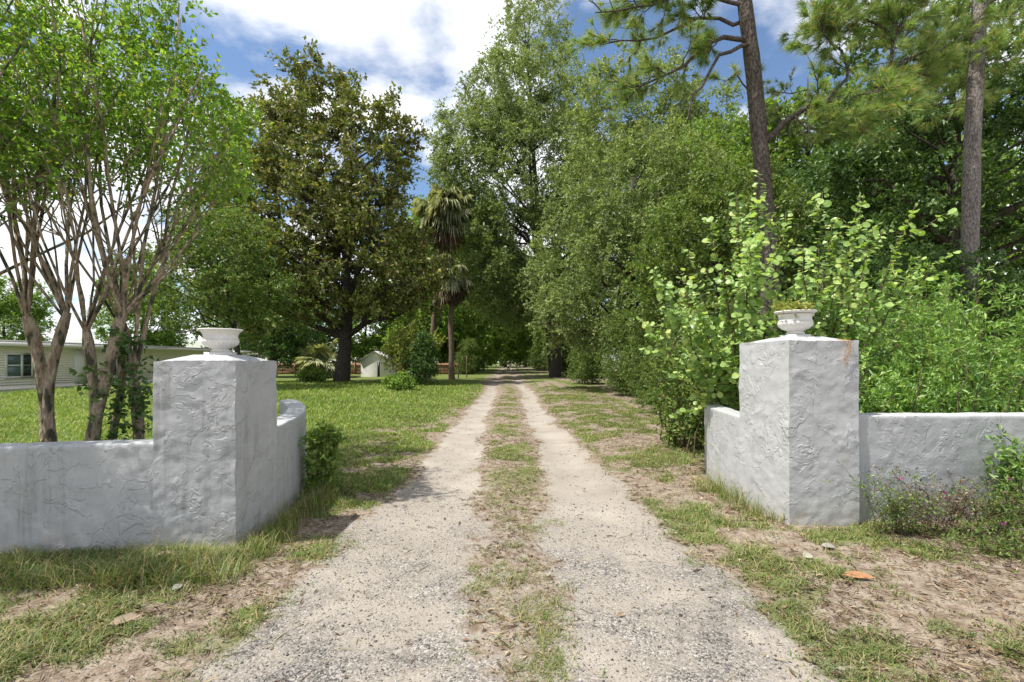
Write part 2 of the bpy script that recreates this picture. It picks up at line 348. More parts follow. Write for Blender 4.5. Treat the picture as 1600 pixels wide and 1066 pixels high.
def pier(name, c, ztop, zapex, parent):
    b = MB(); c = [np.array([*q, 0.]) for q in c]; up = np.array([0, 0, 1.]); mid = sum(c) / 4
    zb = -.12; bev = .015
    for i in range(4):
        p, q = c[i], c[(i + 1) % 4]
        grid_quad(b, p + up * zb, q + up * zb, p + up * ztop, q + up * ztop)
    V = np.concatenate(b.v); V = rough3(V); b.v = [V]
    b.build('pier', M['stucco'], parent, True)
    d = MB()
    for i in range(4):
        p, q = c[i] * .995 + mid * .005, c[(i + 1) % 4] * .995 + mid * .005
        grid_quad(d, p + up * (ztop - .012), q + up * (ztop - .012), mid + (p - mid) * .42 + up * zapex, mid + (q - mid) * .42 + up * zapex, .02)
    k = [mid + (q - mid) * .42 + up * zapex for q in c]; grid_quad(d, k[0], k[1], k[3], k[2])
    d.v = [rough3(np.concatenate(d.v), .004)]; d.build('cap', M['stucco'], parent, True)
    return mid
def wall_run(name, P, thick, h0, h1, side, parent, flip=False):
    """wall along outer line P (list of xy), thickness towards side"""
    P = np.array(P, float); t = np.linspace(0, 1, len(P)); n = 160
    # smooth resample
    tt = np.linspace(0, 1, n); Q = np.stack([np.interp(tt, t, P[:, k]) for k in (0, 1)], 1)
    for _ in range(40): Q[1:-1] = (Q[:-2] + 2 * Q[1:-1] + Q[2:]) / 4
    T = unit(np.gradient(Q, axis=0)); Nn = np.stack([-T[:, 1], T[:, 0]], 1) * side; I = Q + Nn * thick
    H = np.linspace(h0, h1, n); nz = 50
    b = MB(); zz = np.linspace(0, 1, nz); r = .018
    def strip(rows):
        rows = np.stack(rows); k = len(rows); i = np.arange(k - 1)[:, None] * n; j = np.arange(n - 1)[None]
        b.add(rows, f4=np.stack([i + j, i + j + 1, i + n + j + 1, i + n + j], -1))
    rows = [np.concatenate([Q, (-.12 + (H - r + .12) * z)[:, None]], 1) for z in zz]
    for f, dz in ((.25, .6), (.6, .9), (1.2, 1.)): rows.append(np.concatenate([Q + Nn * r * f, (H - r + r * dz)[:, None]], 1))
    for f in (.3, .5, .7): rows.append(np.concatenate([Q + Nn * thick * f, (H + .004)[:, None]], 1))
    for f, dz in ((1.2, 1.), (.6, .9), (.25, .6)): rows.append(np.concatenate([I - Nn * r * f, (H - r + r * dz)[:, None]], 1))
    rows += [np.concatenate([I, (-.12 + (H - r + .12) * z)[:, None]], 1) for z in zz[::-1]]
    strip(rows)
    for e in (0, -1):
        a, c = Q[e], I[e]; grid_quad(b, (*a, -.12), (*c, -.12), (*a, H[e] - .005), (*c, H[e] - .005))
    b.v = [rough3(np.concatenate(b.v), .0065)]
    b.build(name, M['stucco'], parent, True)
gl = thing('gate_wall', 'white stucco gate wall on the left with square pier and curved wing', 'wall', (-2.64, 4.34, 0), 'stucco entrance walls')
pier('pier', [(-2.97, 3.97), (-2.335, 4.05), (-2.306, 4.70), (-2.95, 4.68)], 1.605, 1.66, gl)
wall_run('front_wall', [(-7.4, 3.75), (-5.6, 3.80), (-4.13, 3.89), (-2.975, 4.0)], .24, .865, .925, 1, gl)
wall_run('wing_wall', [(-2.32, 4.68), (-2.40, 5.3), (-2.53, 5.85), (-2.74, 6.4), (-3.02, 6.9), (-3.20, 7.1)], .22, .955, 1.04, 1, gl)
gr_ = thing('gate_wall', 'white stucco gate wall on the right with taller pier and weeds at its foot', 'wall', (2.93, 4.96, 0), 'stucco entrance walls')
pier('pier', [(2.646, 4.58), (3.296, 4.56), (3.27, 5.32), (2.53, 5.34)], 1.80, 1.85, gr_)
wall_run('front_wall', [(3.29, 4.60), (4.4, 4.68), (5.6, 4.80), (8.2, 5.05)], .24, 1.085, 1.06, 1, gr_)
wall_run('wing_wall', [(2.545, 5.32), (2.55, 5.8), (2.61, 6.4), (2.78, 6.95), (3.1, 7.4), (3.6, 7.7)], .22, .99, 1.02, -1, gr_)

def urn(label, c, z, rim, h, planted):
    t = thing('garden_urn', label, 'urn', (c[0], c[1], z), 'urns on the gate piers'); s = rim / .225
    b = MB(); b.box((0, 0, .01 * s), (.22 * s, .22 * s, .05)); p = b.build('plinth', M['urn'], t, loc=(0, 0, 0))
    k = h / .24
    prof = [(.0, .036), (.09, .036), (.095, .045), (.082, .052), (.074, .06), (.085, .066), (.1, .072), (.135, .086), (.16, .106), (.172, .13), (.172, .142), (.166, .147), (.176, .152), (.168, .158), (.160, .17),
            (.163, .185), (.174, .208), (.196, .226), (.210, .232), (.211, .239), (.205, .242), (.19, .237), (.175, .215), (.0, .205)]
    pr = [(r * s, q * k) for r, q in prof]
    def flute(rr, th, zz): 
        w = np.exp(-((zz / k - .108) / .024) ** 4); return rr * (1 + .07 * w * np.abs(np.cos(th * 13)) - .03 * w)
    b = MB(); b.lathe(pr, 208, (0, 0, 0), flute); b.build('bowl', M['urn'], t, smooth=True, loc=(0, 0, 0))
    if planted:
        g = rng_(4); b = MB(); th = np.linspace(0, 2 * np.pi, 25)[:-1]
        V = [(0, 0, .255 * k)] + [(math.cos(a) * .135 * s, math.sin(a) * .12 * s, .25 * k + .012 * g.random()) for a in th] + [(math.cos(a) * .19 * s, math.sin(a) * .19 * s, .212 * k) for a in th]
        f = [(0, 1 + i, 1 + (i + 1) % 24) for i in range(24)]; f4 = [(1 + i, 25 + i, 25 + (i + 1) % 24, 1 + (i + 1) % 24) for i in range(24)]
        b.add(V, f, f4); b.build('soil', M['soil'], t, loc=(0, 0, 0))
        b = MB(); n = 90; a = g.uniform(0, 6.28, n); r = .17 * s * np.sqrt(g.random(n)); C = np.stack([np.cos(a) * r - .02, np.sin(a) * r, np.full(n, .235 * k)], 1)
        C[:, 2] += .02; sprays(b, g, C, np.full(n, .13) * (1 - .45 * (C[:, 0] > .06)), 3, 10, .024, .007, up=1.6, droop=.05); b.build('plant', M['yellow'], t, kind='stuff', loc=(0, 0, 0))
    return t
# ------------------------------------------------------------------ foliage machinery
def leaves(b, P, A, Nn, L, Wd, fold=.15, droop=.12):
    """rhombic folded leaves: base P, axis A, normal Nn, length L, half width Wd"""
    A = unit(A); S = unit(np.cross(A, Nn)); Nn = np.cross(S, A); n = len(P)
    L = np.broadcast_to(L, (n,))[:, None]; Wd = np.broadcast_to(Wd, (n,))[:, None]
    v = np.stack([P, P + A * L * .45 + S * Wd + Nn * Wd * fold * 2, P + A * L - Nn * L * droop, P + A * L * .45 - S * Wd + Nn * Wd * fold * 2], 1).reshape(-1, 3)
    i = np.arange(n)[:, None] * 4
    b.add(v, np.concatenate([i + [[0, 2, 1]], i + [[0, 3, 2]]]))
def sprays(b, g, C, Rd, ntw, nlf, L, Wd, up=.4, droop=.15, flat=1., tw=None, twr=.004):
    K = len(C); T = K * ntw
    D = g.normal(size=(T, 3)); D[:, 2] = D[:, 2] * flat + up * .5; D = unit(D)
    C2 = np.repeat(np.asarray(C), ntw, 0); ln = np.repeat(Rd, ntw) * g.uniform(.45, 1.1, T)
    t = g.uniform(.15, 1, (T, nlf)); 
    P = C2[:, None] + D[:, None] * (ln[:, None] * t)[..., None]; P[..., 2] -= droop * ln[:, None] * t ** 2
    n = T * nlf; P = P.reshape(-1, 3); Dn = np.repeat(D, nlf, 0)
    A = Dn * .7 + unit(g.normal(size=(n, 3))) * .9; Nn = g.normal(size=(n, 3)) * .55 + np.array([0, 0, .55 + up * .4]) + Dn * .25
    s = g.uniform(.65, 1.2, n)
    leaves(b, P, A, Nn, L * s, Wd * s)
    if tw is not None:
        for i in range(T):
            e = C2[i] + D[i] * ln[i]; e[2] -= droop * ln[i]; m = C2[i] + D[i] * ln[i] * .5; m[2] -= droop * ln[i] * .25
            tw.tube([C2[i], m, e], [twr, twr * .7, twr * .3], 3, False)
def envelope(g, env, n, shell=.5):
    w = np.array([e[6] if len(e) > 6 else e[3] * e[4] * e[5] for e in env], float); k = g.choice(len(env), n, p=w / w.sum())
    E = np.array([e[:6] for e in env], float)[k]; d = unit(g.normal(size=(n, 3))); r = (shell + (1 - shell) * g.random(n) ** .6)[:, None]
    return E[:, :3] + d * r * E[:, 3:6]
def curve(g, a, b_, n=6, sag=0., jit=.06):
    a = np.array(a, float); b_ = np.array(b_, float); t = np.linspace(0, 1, n)[:, None]; l = np.linalg.norm(b_ - a)
    P = a * (1 - t) + b_ * t; P[:, 2:3] += sag * l * t * (1 - t) * 4 * .25
    P[1:-1] += g.normal(size=(n - 2, 3)) * l * jit; return P
def broadleaf(name, label, base, env, nclump, crad, ntw, nlf, L, Wd, leaf, bark='bark', trunk_r=.3, ztop=None, lean=(0, 0), nlimb=30, seed=1, group=None, shell=.5, up=.4, droop=.15, twigs=False, cat='tree', zfork=None, flat=1.):
    g = rng_(seed); base = np.array(base, float)
    t = thing(name, label, cat, tuple(base), group)
    env = [(base[0] + e[0], base[1] + e[1], base[2] + e[2], *e[3:]) for e in env]
    C = envelope(g, env, nclump, shell); C[:, 2] = np.maximum(C[:, 2], base[2] + .25 * crad)
    zt = ztop or (C[:, 2].max() - base[2]) * .8; top = base + np.array([lean[0], lean[1], zt])
    k = 9; s = np.linspace(0, 1, k)[:, None]; P = base * (1 - s) + top * s; P[1:, :2] += np.cumsum(g.normal(size=(k - 1, 2)), 0) * zt * .008; P[0, 2] -= .15
    rr = trunk_r * (1 - .85 * s[:, 0] ** 1.1); rr[0] *= 1.35
    b = MB(); b.tube(P, rr, 10)
    sel = g.choice(nclump, min(nlimb, nclump), replace=False)
    for i in sel:
        c = C[i]; hd = np.hypot(*(c[:2] - base[:2])); z0 = np.clip(c[2] - base[2] - .55 * hd, (zfork or .18 * zt), .93 * zt) / zt
        p0 = np.array([np.interp(z0, s[:, 0], P[:, q]) for q in range(3)]); l = np.linalg.norm(c - p0)
        r0 = min(trunk_r * (1 - .8 * z0) * .5, .03 * l + .01); b.tube(curve(g, p0, c, 6, .35, .035), np.linspace(r0, r0 * .18, 6), 5)
    b.build('trunk', M[bark], t, True)
    cb = MB(); tb = MB() if twigs else None
    sprays(cb, g, C, crad * g.uniform(.6, 1.3, nclump), ntw, nlf, L, Wd, up, droop, flat, tb)
    o = cb.build('crown', M[leaf], t, kind='stuff')
    if twigs: tb.build('twigs', M['twig'], t, kind='stuff')
    return t
ul = urn('empty white fluted urn on the left gate pier', (-2.64, 4.35), 1.65, .192, .24, False)
ur = urn('white fluted urn holding soil and moss on the right gate pier', (2.92, 4.95), 1.84, .208, .275, True)

# ------------------------------------------------------------------ left: crepe myrtles
def myrtle(label, base, stems, seed, nb=5, leafn=9, spread=.6, height=6., ntw=5, lim=None):
    g = rng_(seed); t = thing('crepe_myrtle', label, 'tree', base, 'multi-stemmed trees behind the left wall'); anchors = []; twg = MB()
    def inside(p):
        u = CX + F * p[0] / p[1]; v = HY - F * (p[2] - CAMH) / p[1]
        return u < np.interp(v, [-400, 0, 60, 130, 180, 300, 360, 480], [300, 285, 290, 345, 395, 375, 330, 250])
    def grow(b, p, d, length, r, lev):
        n = 6; P = [np.array(p)]; d = unit(np.array(d, float))
        for i in range(n):
            d = unit(d + g.normal(size=3) * .075 + np.array([0, 0, .03])); q = P[-1] + d * length / n
            if not inside(q) or q[2] > 6.25 or (q[1] < 4.7 and q[0] > -4.9) or q[1] < 2.4 or q[0] > -3.2: break
            P.append(q)
            if lev >= 1 and i >= (3 if lev == 1 else 1): anchors.append((P[-1].copy(), lev))
        if len(P) < 3: return
        n = len(P) - 1
        b.tube(P, np.linspace(r, r * .5, n + 1), 7 if lev < 2 else 4)
        if lev < 3:
            for k in range(3 if lev == 1 else 2 if lev == 2 else 0):
                i = g.integers(min(2, n), n + 1); q = P[i]; dd = unit(d + g.normal(size=3) * np.array([.4, .4, .2]))
                grow(b, q, dd, length * g.uniform(.4, .7), r * .5, lev + 1)
    for (bx, by, fx, fy, fz, r) in stems:
        b = MB(); p0 = np.array([bx, by, float(ground(bx, by)) - .1]); p1 = np.array([fx, fy, fz]); s_ = np.linspace(0, 1, 14)[:, None]; bend = g.normal(size=3) * [.09, .09, 0]; P = p0 * (1 - s_) + p1 * s_ + bend * np.sin(np.pi * s_) + np.stack([.02 * np.sin(s_[:, 0] * 9 + q) for q in g.uniform(0, 6, 3)], 1) * s_ * (1 - s_) * 2
        rr = r * (1 - .22 * np.linspace(0, 1, 14)) * g.uniform(.9, 1.1, 14); rr *= .9; rr[0] *= 1.25; rr[-3] *= 1.12; rr[-2] *= 1.1; rr[-1] *= .8; b.tube(P, rr, 10)
        out = unit(np.array([fx - base[0], fy - base[1], 0]) + 1e-6)
        for k in range(nb):
            d = np.array([0, 0, 1.]) + out * spread * .55 + g.normal(size=3) * np.array([.34, .34, .05]) * spread / .6
            grow(b, p1 - np.array([0, 0, .10 * g.random() + .02]), d, (height - fz) * g.uniform(.55, .85), r * g.uniform(.17, .30), 1)
        b.build('stem', M['bark_myrtle'], t, True)
    A = np.array([a for a, l in anchors]); keep = (A[:, 2] > 2.2 + g.random(len(A)) * 1.9) & (g.random(len(A)) < .64); A = A[keep]
    if lim is not None: A = A[lim(A)]
    cb = MB(); sprays(cb, g, A, np.full(len(A), .36), ntw, leafn, .064, .018, .35, .25, .7); cb.build('crown', M['myrtle'], t, kind='stuff')
    if seed == 21:                                                 # suckers and ivy low on the stems
        ib = MB(); q = np.stack([g.normal(-4.62, .13, 46), g.normal(5.75, .12, 46), g.uniform(.5, 1.9, 46)], 1)
        sprays(ib, g, q, np.full(46, .2), 3, 5, .075, .026, .2, .2); ib.build('suckers', M['oak_dark'], t, kind='stuff')
    return t
myrtle('pale-barked crepe myrtle with six trunks behind the left wall', (-5.2, 5.8, 0),
       [(-5.72, 5.8, -5.86, 5.8, 2.15, 0.084), (-5.50, 5.9, -5.42, 5.85, 2.2, 0.068), (-5.28, 5.8, -5.10, 5.75, 2.0, 0.068), (-5.12, 5.95, -4.86, 5.95, 2.15, 0.056), (-5.0, 5.7, -4.62, 5.7, 2.2, 0.080), (-4.72, 5.85, -4.66, 5.9, 1.4, 0.080)], 21, 9, 8, .58, 7.2)
myrtle('crepe myrtle at the left edge with a pale bough leaning into view', (-7.1, 4.4, 0),
       [(-7.0, 4.8, -6.7, 4.85, 1.9, .085), (-7.2, 4.4, -7.0, 4.1, 2.0, .08), (-7.1, 4.5, -6.8, 4.6, 2.1, .07), (-7.0, 4.35, -6.7, 3.7, 2.0, .08), (-6.9, 4.4, -6.4, 3.9, 2.1, .07)], 22, 7, 8, .7, 6.6)

# ------------------------------------------------------------------ magnolia, palms
mb_ = pix(533, 598, 34); 
broadleaf('magnolia_tree', 'tall dark magnolia with bronze leaves standing on the lawn', gp(mb_[0], 34),
    [(-.5, 0, 8.2, 7.4, 7, 4.0, 5), (-1.8, 0, 12, 7.2, 6.4, 4.2, 4.4), (-.4, 0, 16, 5.8, 5.2, 4.2, 3.4), (-1.6, 0, 20, 3.4, 3.0, 2.9, 1.3), (-5.6, 0, 17.2, 2.6, 3, 2.6, .8), (3.9, 0, 17.5, 1.9, 2, 3.0, .6), (-6.3, 1, 6.4, 4.0, 4, 2.8, 1.6), (4.4, 0, 8, 3, 4, 4, 1.), (-7.4, 0, 11.5, 3, 3, 3, .9), (-8.6, 0, 8.6, 2.6, 3, 3.2, .9), (-7.8, 0, 15.2, 2.2, 2.5, 2.4, .6)],
    1000, 1.1, 9, 11, .31, .08, 'magnolia', 'bark', .46, 20, (.0, 0), 46, 31, shell=.42, up=.5, zfork=3.2)
def palm(label, base, top, seed, crown=2.2, nlive=26, ndead=26, r=.2):
    g = rng_(seed); base = np.array(base); top = np.array(top); t = thing('cabbage_palm', label, 'palm', tuple(base), 'palms beside the drive')
    if np.linalg.norm(top - base) > 1.5:
        P = curve(g, base - [0, 0, .1], top, 9, 0, .004); b = MB(); b.tube(P, [r * 1.3, r, r * .95] + [r * .95] * 6, 12); b.build('trunk', M['bark_palm'], t, True)
    def fan(b, o, az, el, pet, size, nseg=22, limp=.3):
        d = np.array([math.cos(az) * math.cos(el), math.sin(az) * math.cos(el), math.sin(el)]); h = o + d * pet
        b.tube([o, o + d * pet * .55 + [0, 0, .06], h], [.03, .022, .016], 4)
        s = unit(np.cross(d, [0, 0, 1.])); n = np.cross(s, d); a = np.linspace(-1.9, 1.9, nseg)
        D = np.cos(a)[:, None] * d + np.sin(a)[:, None] * s - n * .1
        ln = size * (1 - .12 * np.abs(a))[:, None] * g.uniform(.85, 1.1, (nseg, 1)); wv = .055 * size
        P0 = np.repeat(h[None], nseg, 0); mid = P0 + D * ln * .55; tip = P0 + D * ln * .9; tip[:, 2] -= limp * size * g.uniform(.5, 1.2, nseg); mid[:, 2] -= .08 * size
        sd = unit(np.cross(D, n)); v = np.stack([P0, mid + sd * wv, tip, mid - sd * wv], 1).reshape(-1, 3); i = np.arange(nseg)[:, None] * 4
        b.add(v, np.concatenate([i + [[0, 1, 2]], i + [[0, 2, 3]]]))
    for k in range(nlive):
        b = MB(); fan(b, top, g.uniform(0, 6.28), g.uniform(-.75, 1.15), crown * g.uniform(.35, .6), crown * g.uniform(.4, .58), 22, .75 if ndead else .35); b.build('frond', M['palm'], t)
    for k in range(ndead):
        b = MB(); fan(b, top - [0, 0, .15 + .5 * g.random()], g.uniform(0, 6.28), g.uniform(-1.35, -.7), crown * g.uniform(.3, .5), crown * g.uniform(.42, .6), 18, .5); b.build('dead_frond', M['palm_dead'], t)
    return t
p1 = pix(706, 592, 42); palm('shorter palm with a skirt of brown fronds beside the drive', gp(p1[0], 42), pix(704, 428, 42) , 41, 2.4, 16, 34, .24)
p2 = pix(668, 590, 43); palm('tall leaning palm with hanging grey fronds over the shrubs', gp(p2[0], 43), pix(696, 328, 43), 42, 3.2, 34, 30, .25)
p3 = pix(503, 590, 46); palm('pale trunkless palm behind the magnolia trunk', gp(p3[0], 46), (p3[0], 46, 1.6), 43, 3.2, 26, 0)

# ------------------------------------------------------------------ right of the drive: oaks and wood edge
broadleaf('oak_tree', 'tallest grey-green oak arching over the drive', gp(4.4, 47.5),
    [(-2.5, 0, 12, 9.0, 8, 6.5, 5), (-3.6, 0, 20, 9.0, 7, 6, 5), (-2.6, 0, 28, 6.8, 5, 4.4, 3), (-8.6, 0, 22.5, 4.2, 4, 5, 2), (4, 0, 17, 6.5, 6, 9, 3), (-5.8, 1, 9.4, 4.2, 4, 4.6, 2), (-9, 1, 16, 3.2, 3, 4, 1)],
    1250, 1.3, 15, 13, .235, .057, 'oak', 'bark', .5, 24, (-2, 0), 60, 51, shell=.5, droop=.3)
broadleaf('oak_tree', 'slim oak top rising highest behind the arching oak', gp(4.6, 52),
    [(-2.6, 0, 34, 4.8, 4, 8.5, 3), (-1.8, 0, 25, 5.4, 5, 5, 1)], 330, 1.5, 9, 12, .24, .055, 'oak', 'bark', .45, 38, (-2, 0), 30, 52, droop=.3)
broadleaf('oak_tree', 'grey-green oak hanging low over the right edge of the drive', gp(6.2, 26),
    [(-.6, 0, 6.5, 4.8, 4.8, 4.2, 4), (.4, 0, 10.5, 4.6, 4.6, 3.8, 3), (3.4, -1, 8, 3.6, 4, 4.4, 2), (-2.4, 0, 4.2, 2.6, 3.4, 2.2, 1)],
    560, .92, 15, 13, .165, .038, 'oak', 'bark', .3, 11.5, (0, 0), 46, 53, droop=.35)
broadleaf('oak_tree', 'broad oak filling the gap between the arching oak and the dark pine', gp(10.5, 37),
    [(0, 0, 13, 6.5, 5, 7, 4), (-1, 0, 20.5, 5.8, 5, 5, 3.4), (3.4, 0, 18, 4.4, 4, 5, 1.6)], 460, 1.3, 14, 12, .23, .056, 'oak', 'bark', .4, 20, (0, 0), 34, 59, droop=.3)
broadleaf('sweetgum_tree', 'bright lime-green tree behind the hanging oak', gp(11.4, 29),
    [(0, 0, 9, 4.5, 4, 5, 3), (.2, 0, 13, 3.4, 3, 3.2, 2)], 330, 1.15, 9, 12, .19, .055, 'lime', 'bark', .28, 14, (0, 0), 26, 54)
broadleaf('laurel_tree', 'dense olive-green tree left of the tall pine trunk', gp(8.0, 17.5),
    [(-1.0, 0, 4.6, 2.9, 2.8, 3.1, 3), (.2, .5, 6.9, 2.5, 2.6, 2.2, 2)], 330, .62, 15, 13, .125, .03, 'thicket', 'bark', .2, 7.6, (0, 0), 34, 55, droop=.25)
broadleaf('water_oak', 'big dark green tree at the right behind the straight pine', gp(19.5, 21.5),
    [(0, 0, 10, 6.2, 5, 5.0, 4), (1, 0, 14.5, 6, 5, 3.8, 3), (-3.2, 1, 8.5, 3.2, 4, 3.2, 1.2), (4.4, -1, 9.4, 3.5, 4, 4, 1.3)],
    420, 1.05, 14, 13, .2, .053, 'oak_dark', 'bark', .36, 14, (0, 0), 46, 56, flat=.55, shell=.4)
broadleaf('holly_tree', 'dark rounded tree between the two pine trunks', gp(15.6, 27),
    [(0, 0, 6.5, 4.4, 4, 4.6, 3), (.6, 0, 10, 3.6, 3.4, 3.0, 2)], 330, 1.15, 9, 12, .18, .05, 'oak_dark', 'bark', .26, 11.5, (0, 0), 26, 57)
broadleaf('cedar_tree', 'low dark tree beneath the straight pine trunk', gp(13.2, 15.5),
    [(0, 0, 3.1, 3.2, 2.2, 2.0, 3), (-1.6, .4, 4.2, 1.8, 1.8, 1.5, 1)], 330, .75, 9, 11, .12, .032, 'oak_dark', 'bark', .2, 4.6, (0, 0), 24, 58, flat=.6)
# wood-edge shrubs along the right of the drive: one prototype, copies with their own size and turn
sp_ = [(4.95, 14.2, .62, 'shrub at the wood edge nearest the right gate pier'), (5.25, 17.8, .72, 'leafy shrub two back from the right gate pier at the wood edge'), (5.3, 21.5, .8, 'broad shrub below the hanging oak at the wood edge'),
       (5.5, 33, .95, 'shrub just beyond the hanging oak on the right'), (5.7, 50, 1.1, 'shrub behind the oak trunk on the right of the drive'), (6.0, 62, 1.3, 'far shrub on the right where the drive narrows'), (5.3, 78, 1.5, 'farthest big shrub on the right of the drive'),
       (-5.4, 58, .9, 'bright shrub left of the drive beyond the palms'), (-5.9, 74, 1.2, 'far shrub on the left where the drive narrows'), (8.4, 13.0, .8, 'tall shrub behind the redbud at the wood edge'), (10.6, 12.6, .66, 'shrub in the thicket below the pine trunk')]
pr = broadleaf('wood_edge_shrub', sp_[0][3], (0, 0, 0), [(0, 0, 1.9, 1.7, 1.7, 1.9, 3), (.2, 0, 3.6, 1.3, 1.3, 1.4, 2), (-.5, 0, .8, 1.6, 1.6, .8, 1.3)], 420, .55, 8, 11, .10, .024, 'thicket', 'twig', .05, 4.2, (0, 0), 46, 61, 'shrubs along the edge of the wood', .3, .5, .2, cat='shrub')
for i, (x, y, s, lb) in enumerate(sp_):
    if i == 0: pr.location = gp(x, y); pr.scale = (s, s, s); pr['label'] = lb; 
    else: copy_thing(pr, gp(x, y), s, i * 1.9, lb)
for c in pr.children: c.matrix_parent_inverse = Matrix.Identity(4)
for o in COL.objects:
    if o.parent and o.parent.get('group') == 'shrubs along the edge of the wood': o.matrix_parent_inverse = Matrix.Identity(4)
# background trees: one prototype, unlike sizes
bt = [(-42, 78, 1.3, 'background tree behind the house roof at the far left'), (-33, 74, 1.2, 'rounded background tree behind the right end of the house'), (-25, 82, 1.15, 'background tree left of the magnolia'),
      (-18.5, 88, 1.1, 'background tree behind the magnolia trunk'), (-11.5, 84, 1.2, 'background tree behind the white shed'), (-9.5, 66, 1.75, 'tree behind the palms left of the drive'), (-7.5, 86, 2.0, 'tall tree left of the far end of the drive'),
      (8.5, 70, 1.35, 'tree behind the arching oak right of the drive'), (5.2, 94, 1.7, 'tree right of the far end of the drive'), (-2, 140, 1.6, 'tree closing the view at the end of the drive'), (-7, 118, 1.2, 'distant tree left of the drive end'), (-3.5, 165, 1.9, 'farthest tree straight beyond the drive'), (31, 34, 1.3, 'background tree at the right edge beneath the dark tree'), (-54, 70, 1.15, 'background tree rising over the middle of the house roof'), (-78, 74, 1.1, 'background tree at the left picture edge above the house'),
      (27, 40, 1.75, 'background tree seen under the dark tree at the right'), (18.5, 42, 1.7, 'background tree behind the pine trunk fork'), (3.5, 128, 1.5, 'distant tree right of the drive end'), (-15, 120, 1.7, 'distant tree above the fence and shed')]
pr2 = broadleaf('background_tree', bt[0][3], (0, 0, 0), [(0, 0, 6, 5.2, 5, 4.4, 4), (.4, 0, 10, 4.2, 4, 3.6, 3), (-1, 0, 2.6, 4.4, 4.4, 2.2, 2)], 420, 1.35, 8, 11, .30, .085, 'lime', 'bark', .26, 11, (0, 0), 26, 71, 'trees in the background', .45, cat='tree')
for i, (x, y, s, lb) in enumerate(bt):
    if i == 0: pr2.location = gp(x, y); pr2.scale = (s, s, s); pr2['label'] = lb
    else: copy_thing(pr2, gp(x, y), s, i * 2.3, lb)
for o in COL.objects:
    if o.parent and o.parent.get('group') == 'trees in the background':
        o.matrix_parent_inverse = Matrix.Identity(4)
broadleaf('camphor_tree', 'olive-green spreading tree between the house and the magnolia', gp(-14.2, 25.5),
    [(-2.0, 0, 5.6, 4.2, 4, 2.6, 3), (-1.4, 0, 7.8, 2.8, 3, 1.8, 2), (.6, 0, 4.6, 2.4, 3, 2.0, 1)], 360, .9, 9, 12, .16, .042, 'thicket', 'bark', .17, 7.6, (-1, 0), 28, 72, flat=.6)
broadleaf('evergreen_tree', 'dark evergreen tree behind the left urn', gp(-24, 48),
    [(0, 0, 6, 5.4, 4, 4.2, 3), (3, 0, 4.5, 4, 4, 3.6, 2)], 300, 1.3, 9, 11, .26, .07, 'oak_dark', 'bark', .3, 9, (0, 0), 20, 73)
# lawn shrubs
broadleaf('yellow_shrub', 'yellow-green open shrub on the lawn left of the drive', gp(-6.75, 30.5), [(0, 0, 2.1, 1.5, 1.4, 1.3, 3), (.4, 0, 3.1, 1.2, 1., .9, 1), (1.5, 0, 2.8, .8, .8, .5, .5)], 150, .6, 8, 11, .12, .036, 'yellow', 'twig', .07, 3.0, (0, 0), 30, 74, cat='shrub', up=.9, zfork=.2)
broadleaf('dark_shrub', 'near-black conical evergreen shrub beside the yellow-green one', gp(-5.55, 29.5), [(0, 0, 1.3, 1.0, 1, 1.2, 3), (.2, 0, 2.6, .6, .6, .8, 1)], 170, .45, 8, 11, .10, .03, 'oak_dark', 'twig', .07, 2.8, (0, 0), 20, 75, cat='shrub')
broadleaf('low_shrub', 'small green shrub in front of the yellow-green shrub', gp(-5.7, 24.2), [(0, 0, .45, .75, .6, .45, 1)], 70, .35, 8, 9, .10, .03, 'lime', 'twig', .03, .6, (0, 0), 12, 76, cat='shrub')
broadleaf('low_shrub', 'low green bush left of the magnolia trunk', gp(-13.7, 33), [(0, 0, .5, .9, .7, .4, 1)], 60, .45, 8, 9, .14, .04, 'lime', 'twig', .03, .7, (0, 0), 12, 77, cat='shrub')
broadleaf('wall_bush', 'small leafy bush at the end of the left curved wing', gp(-2.28, 5.75), [(0, 0, .34, .2, .2, .34, 2), (.05, -.1, .62, .16, .14, .2, 1)], 46, .2, 6, 8, .055, .015, 'lime', 'twig', .012, .7, (0, 0), 24, 78, cat='bush', up=.9, twigs=True)

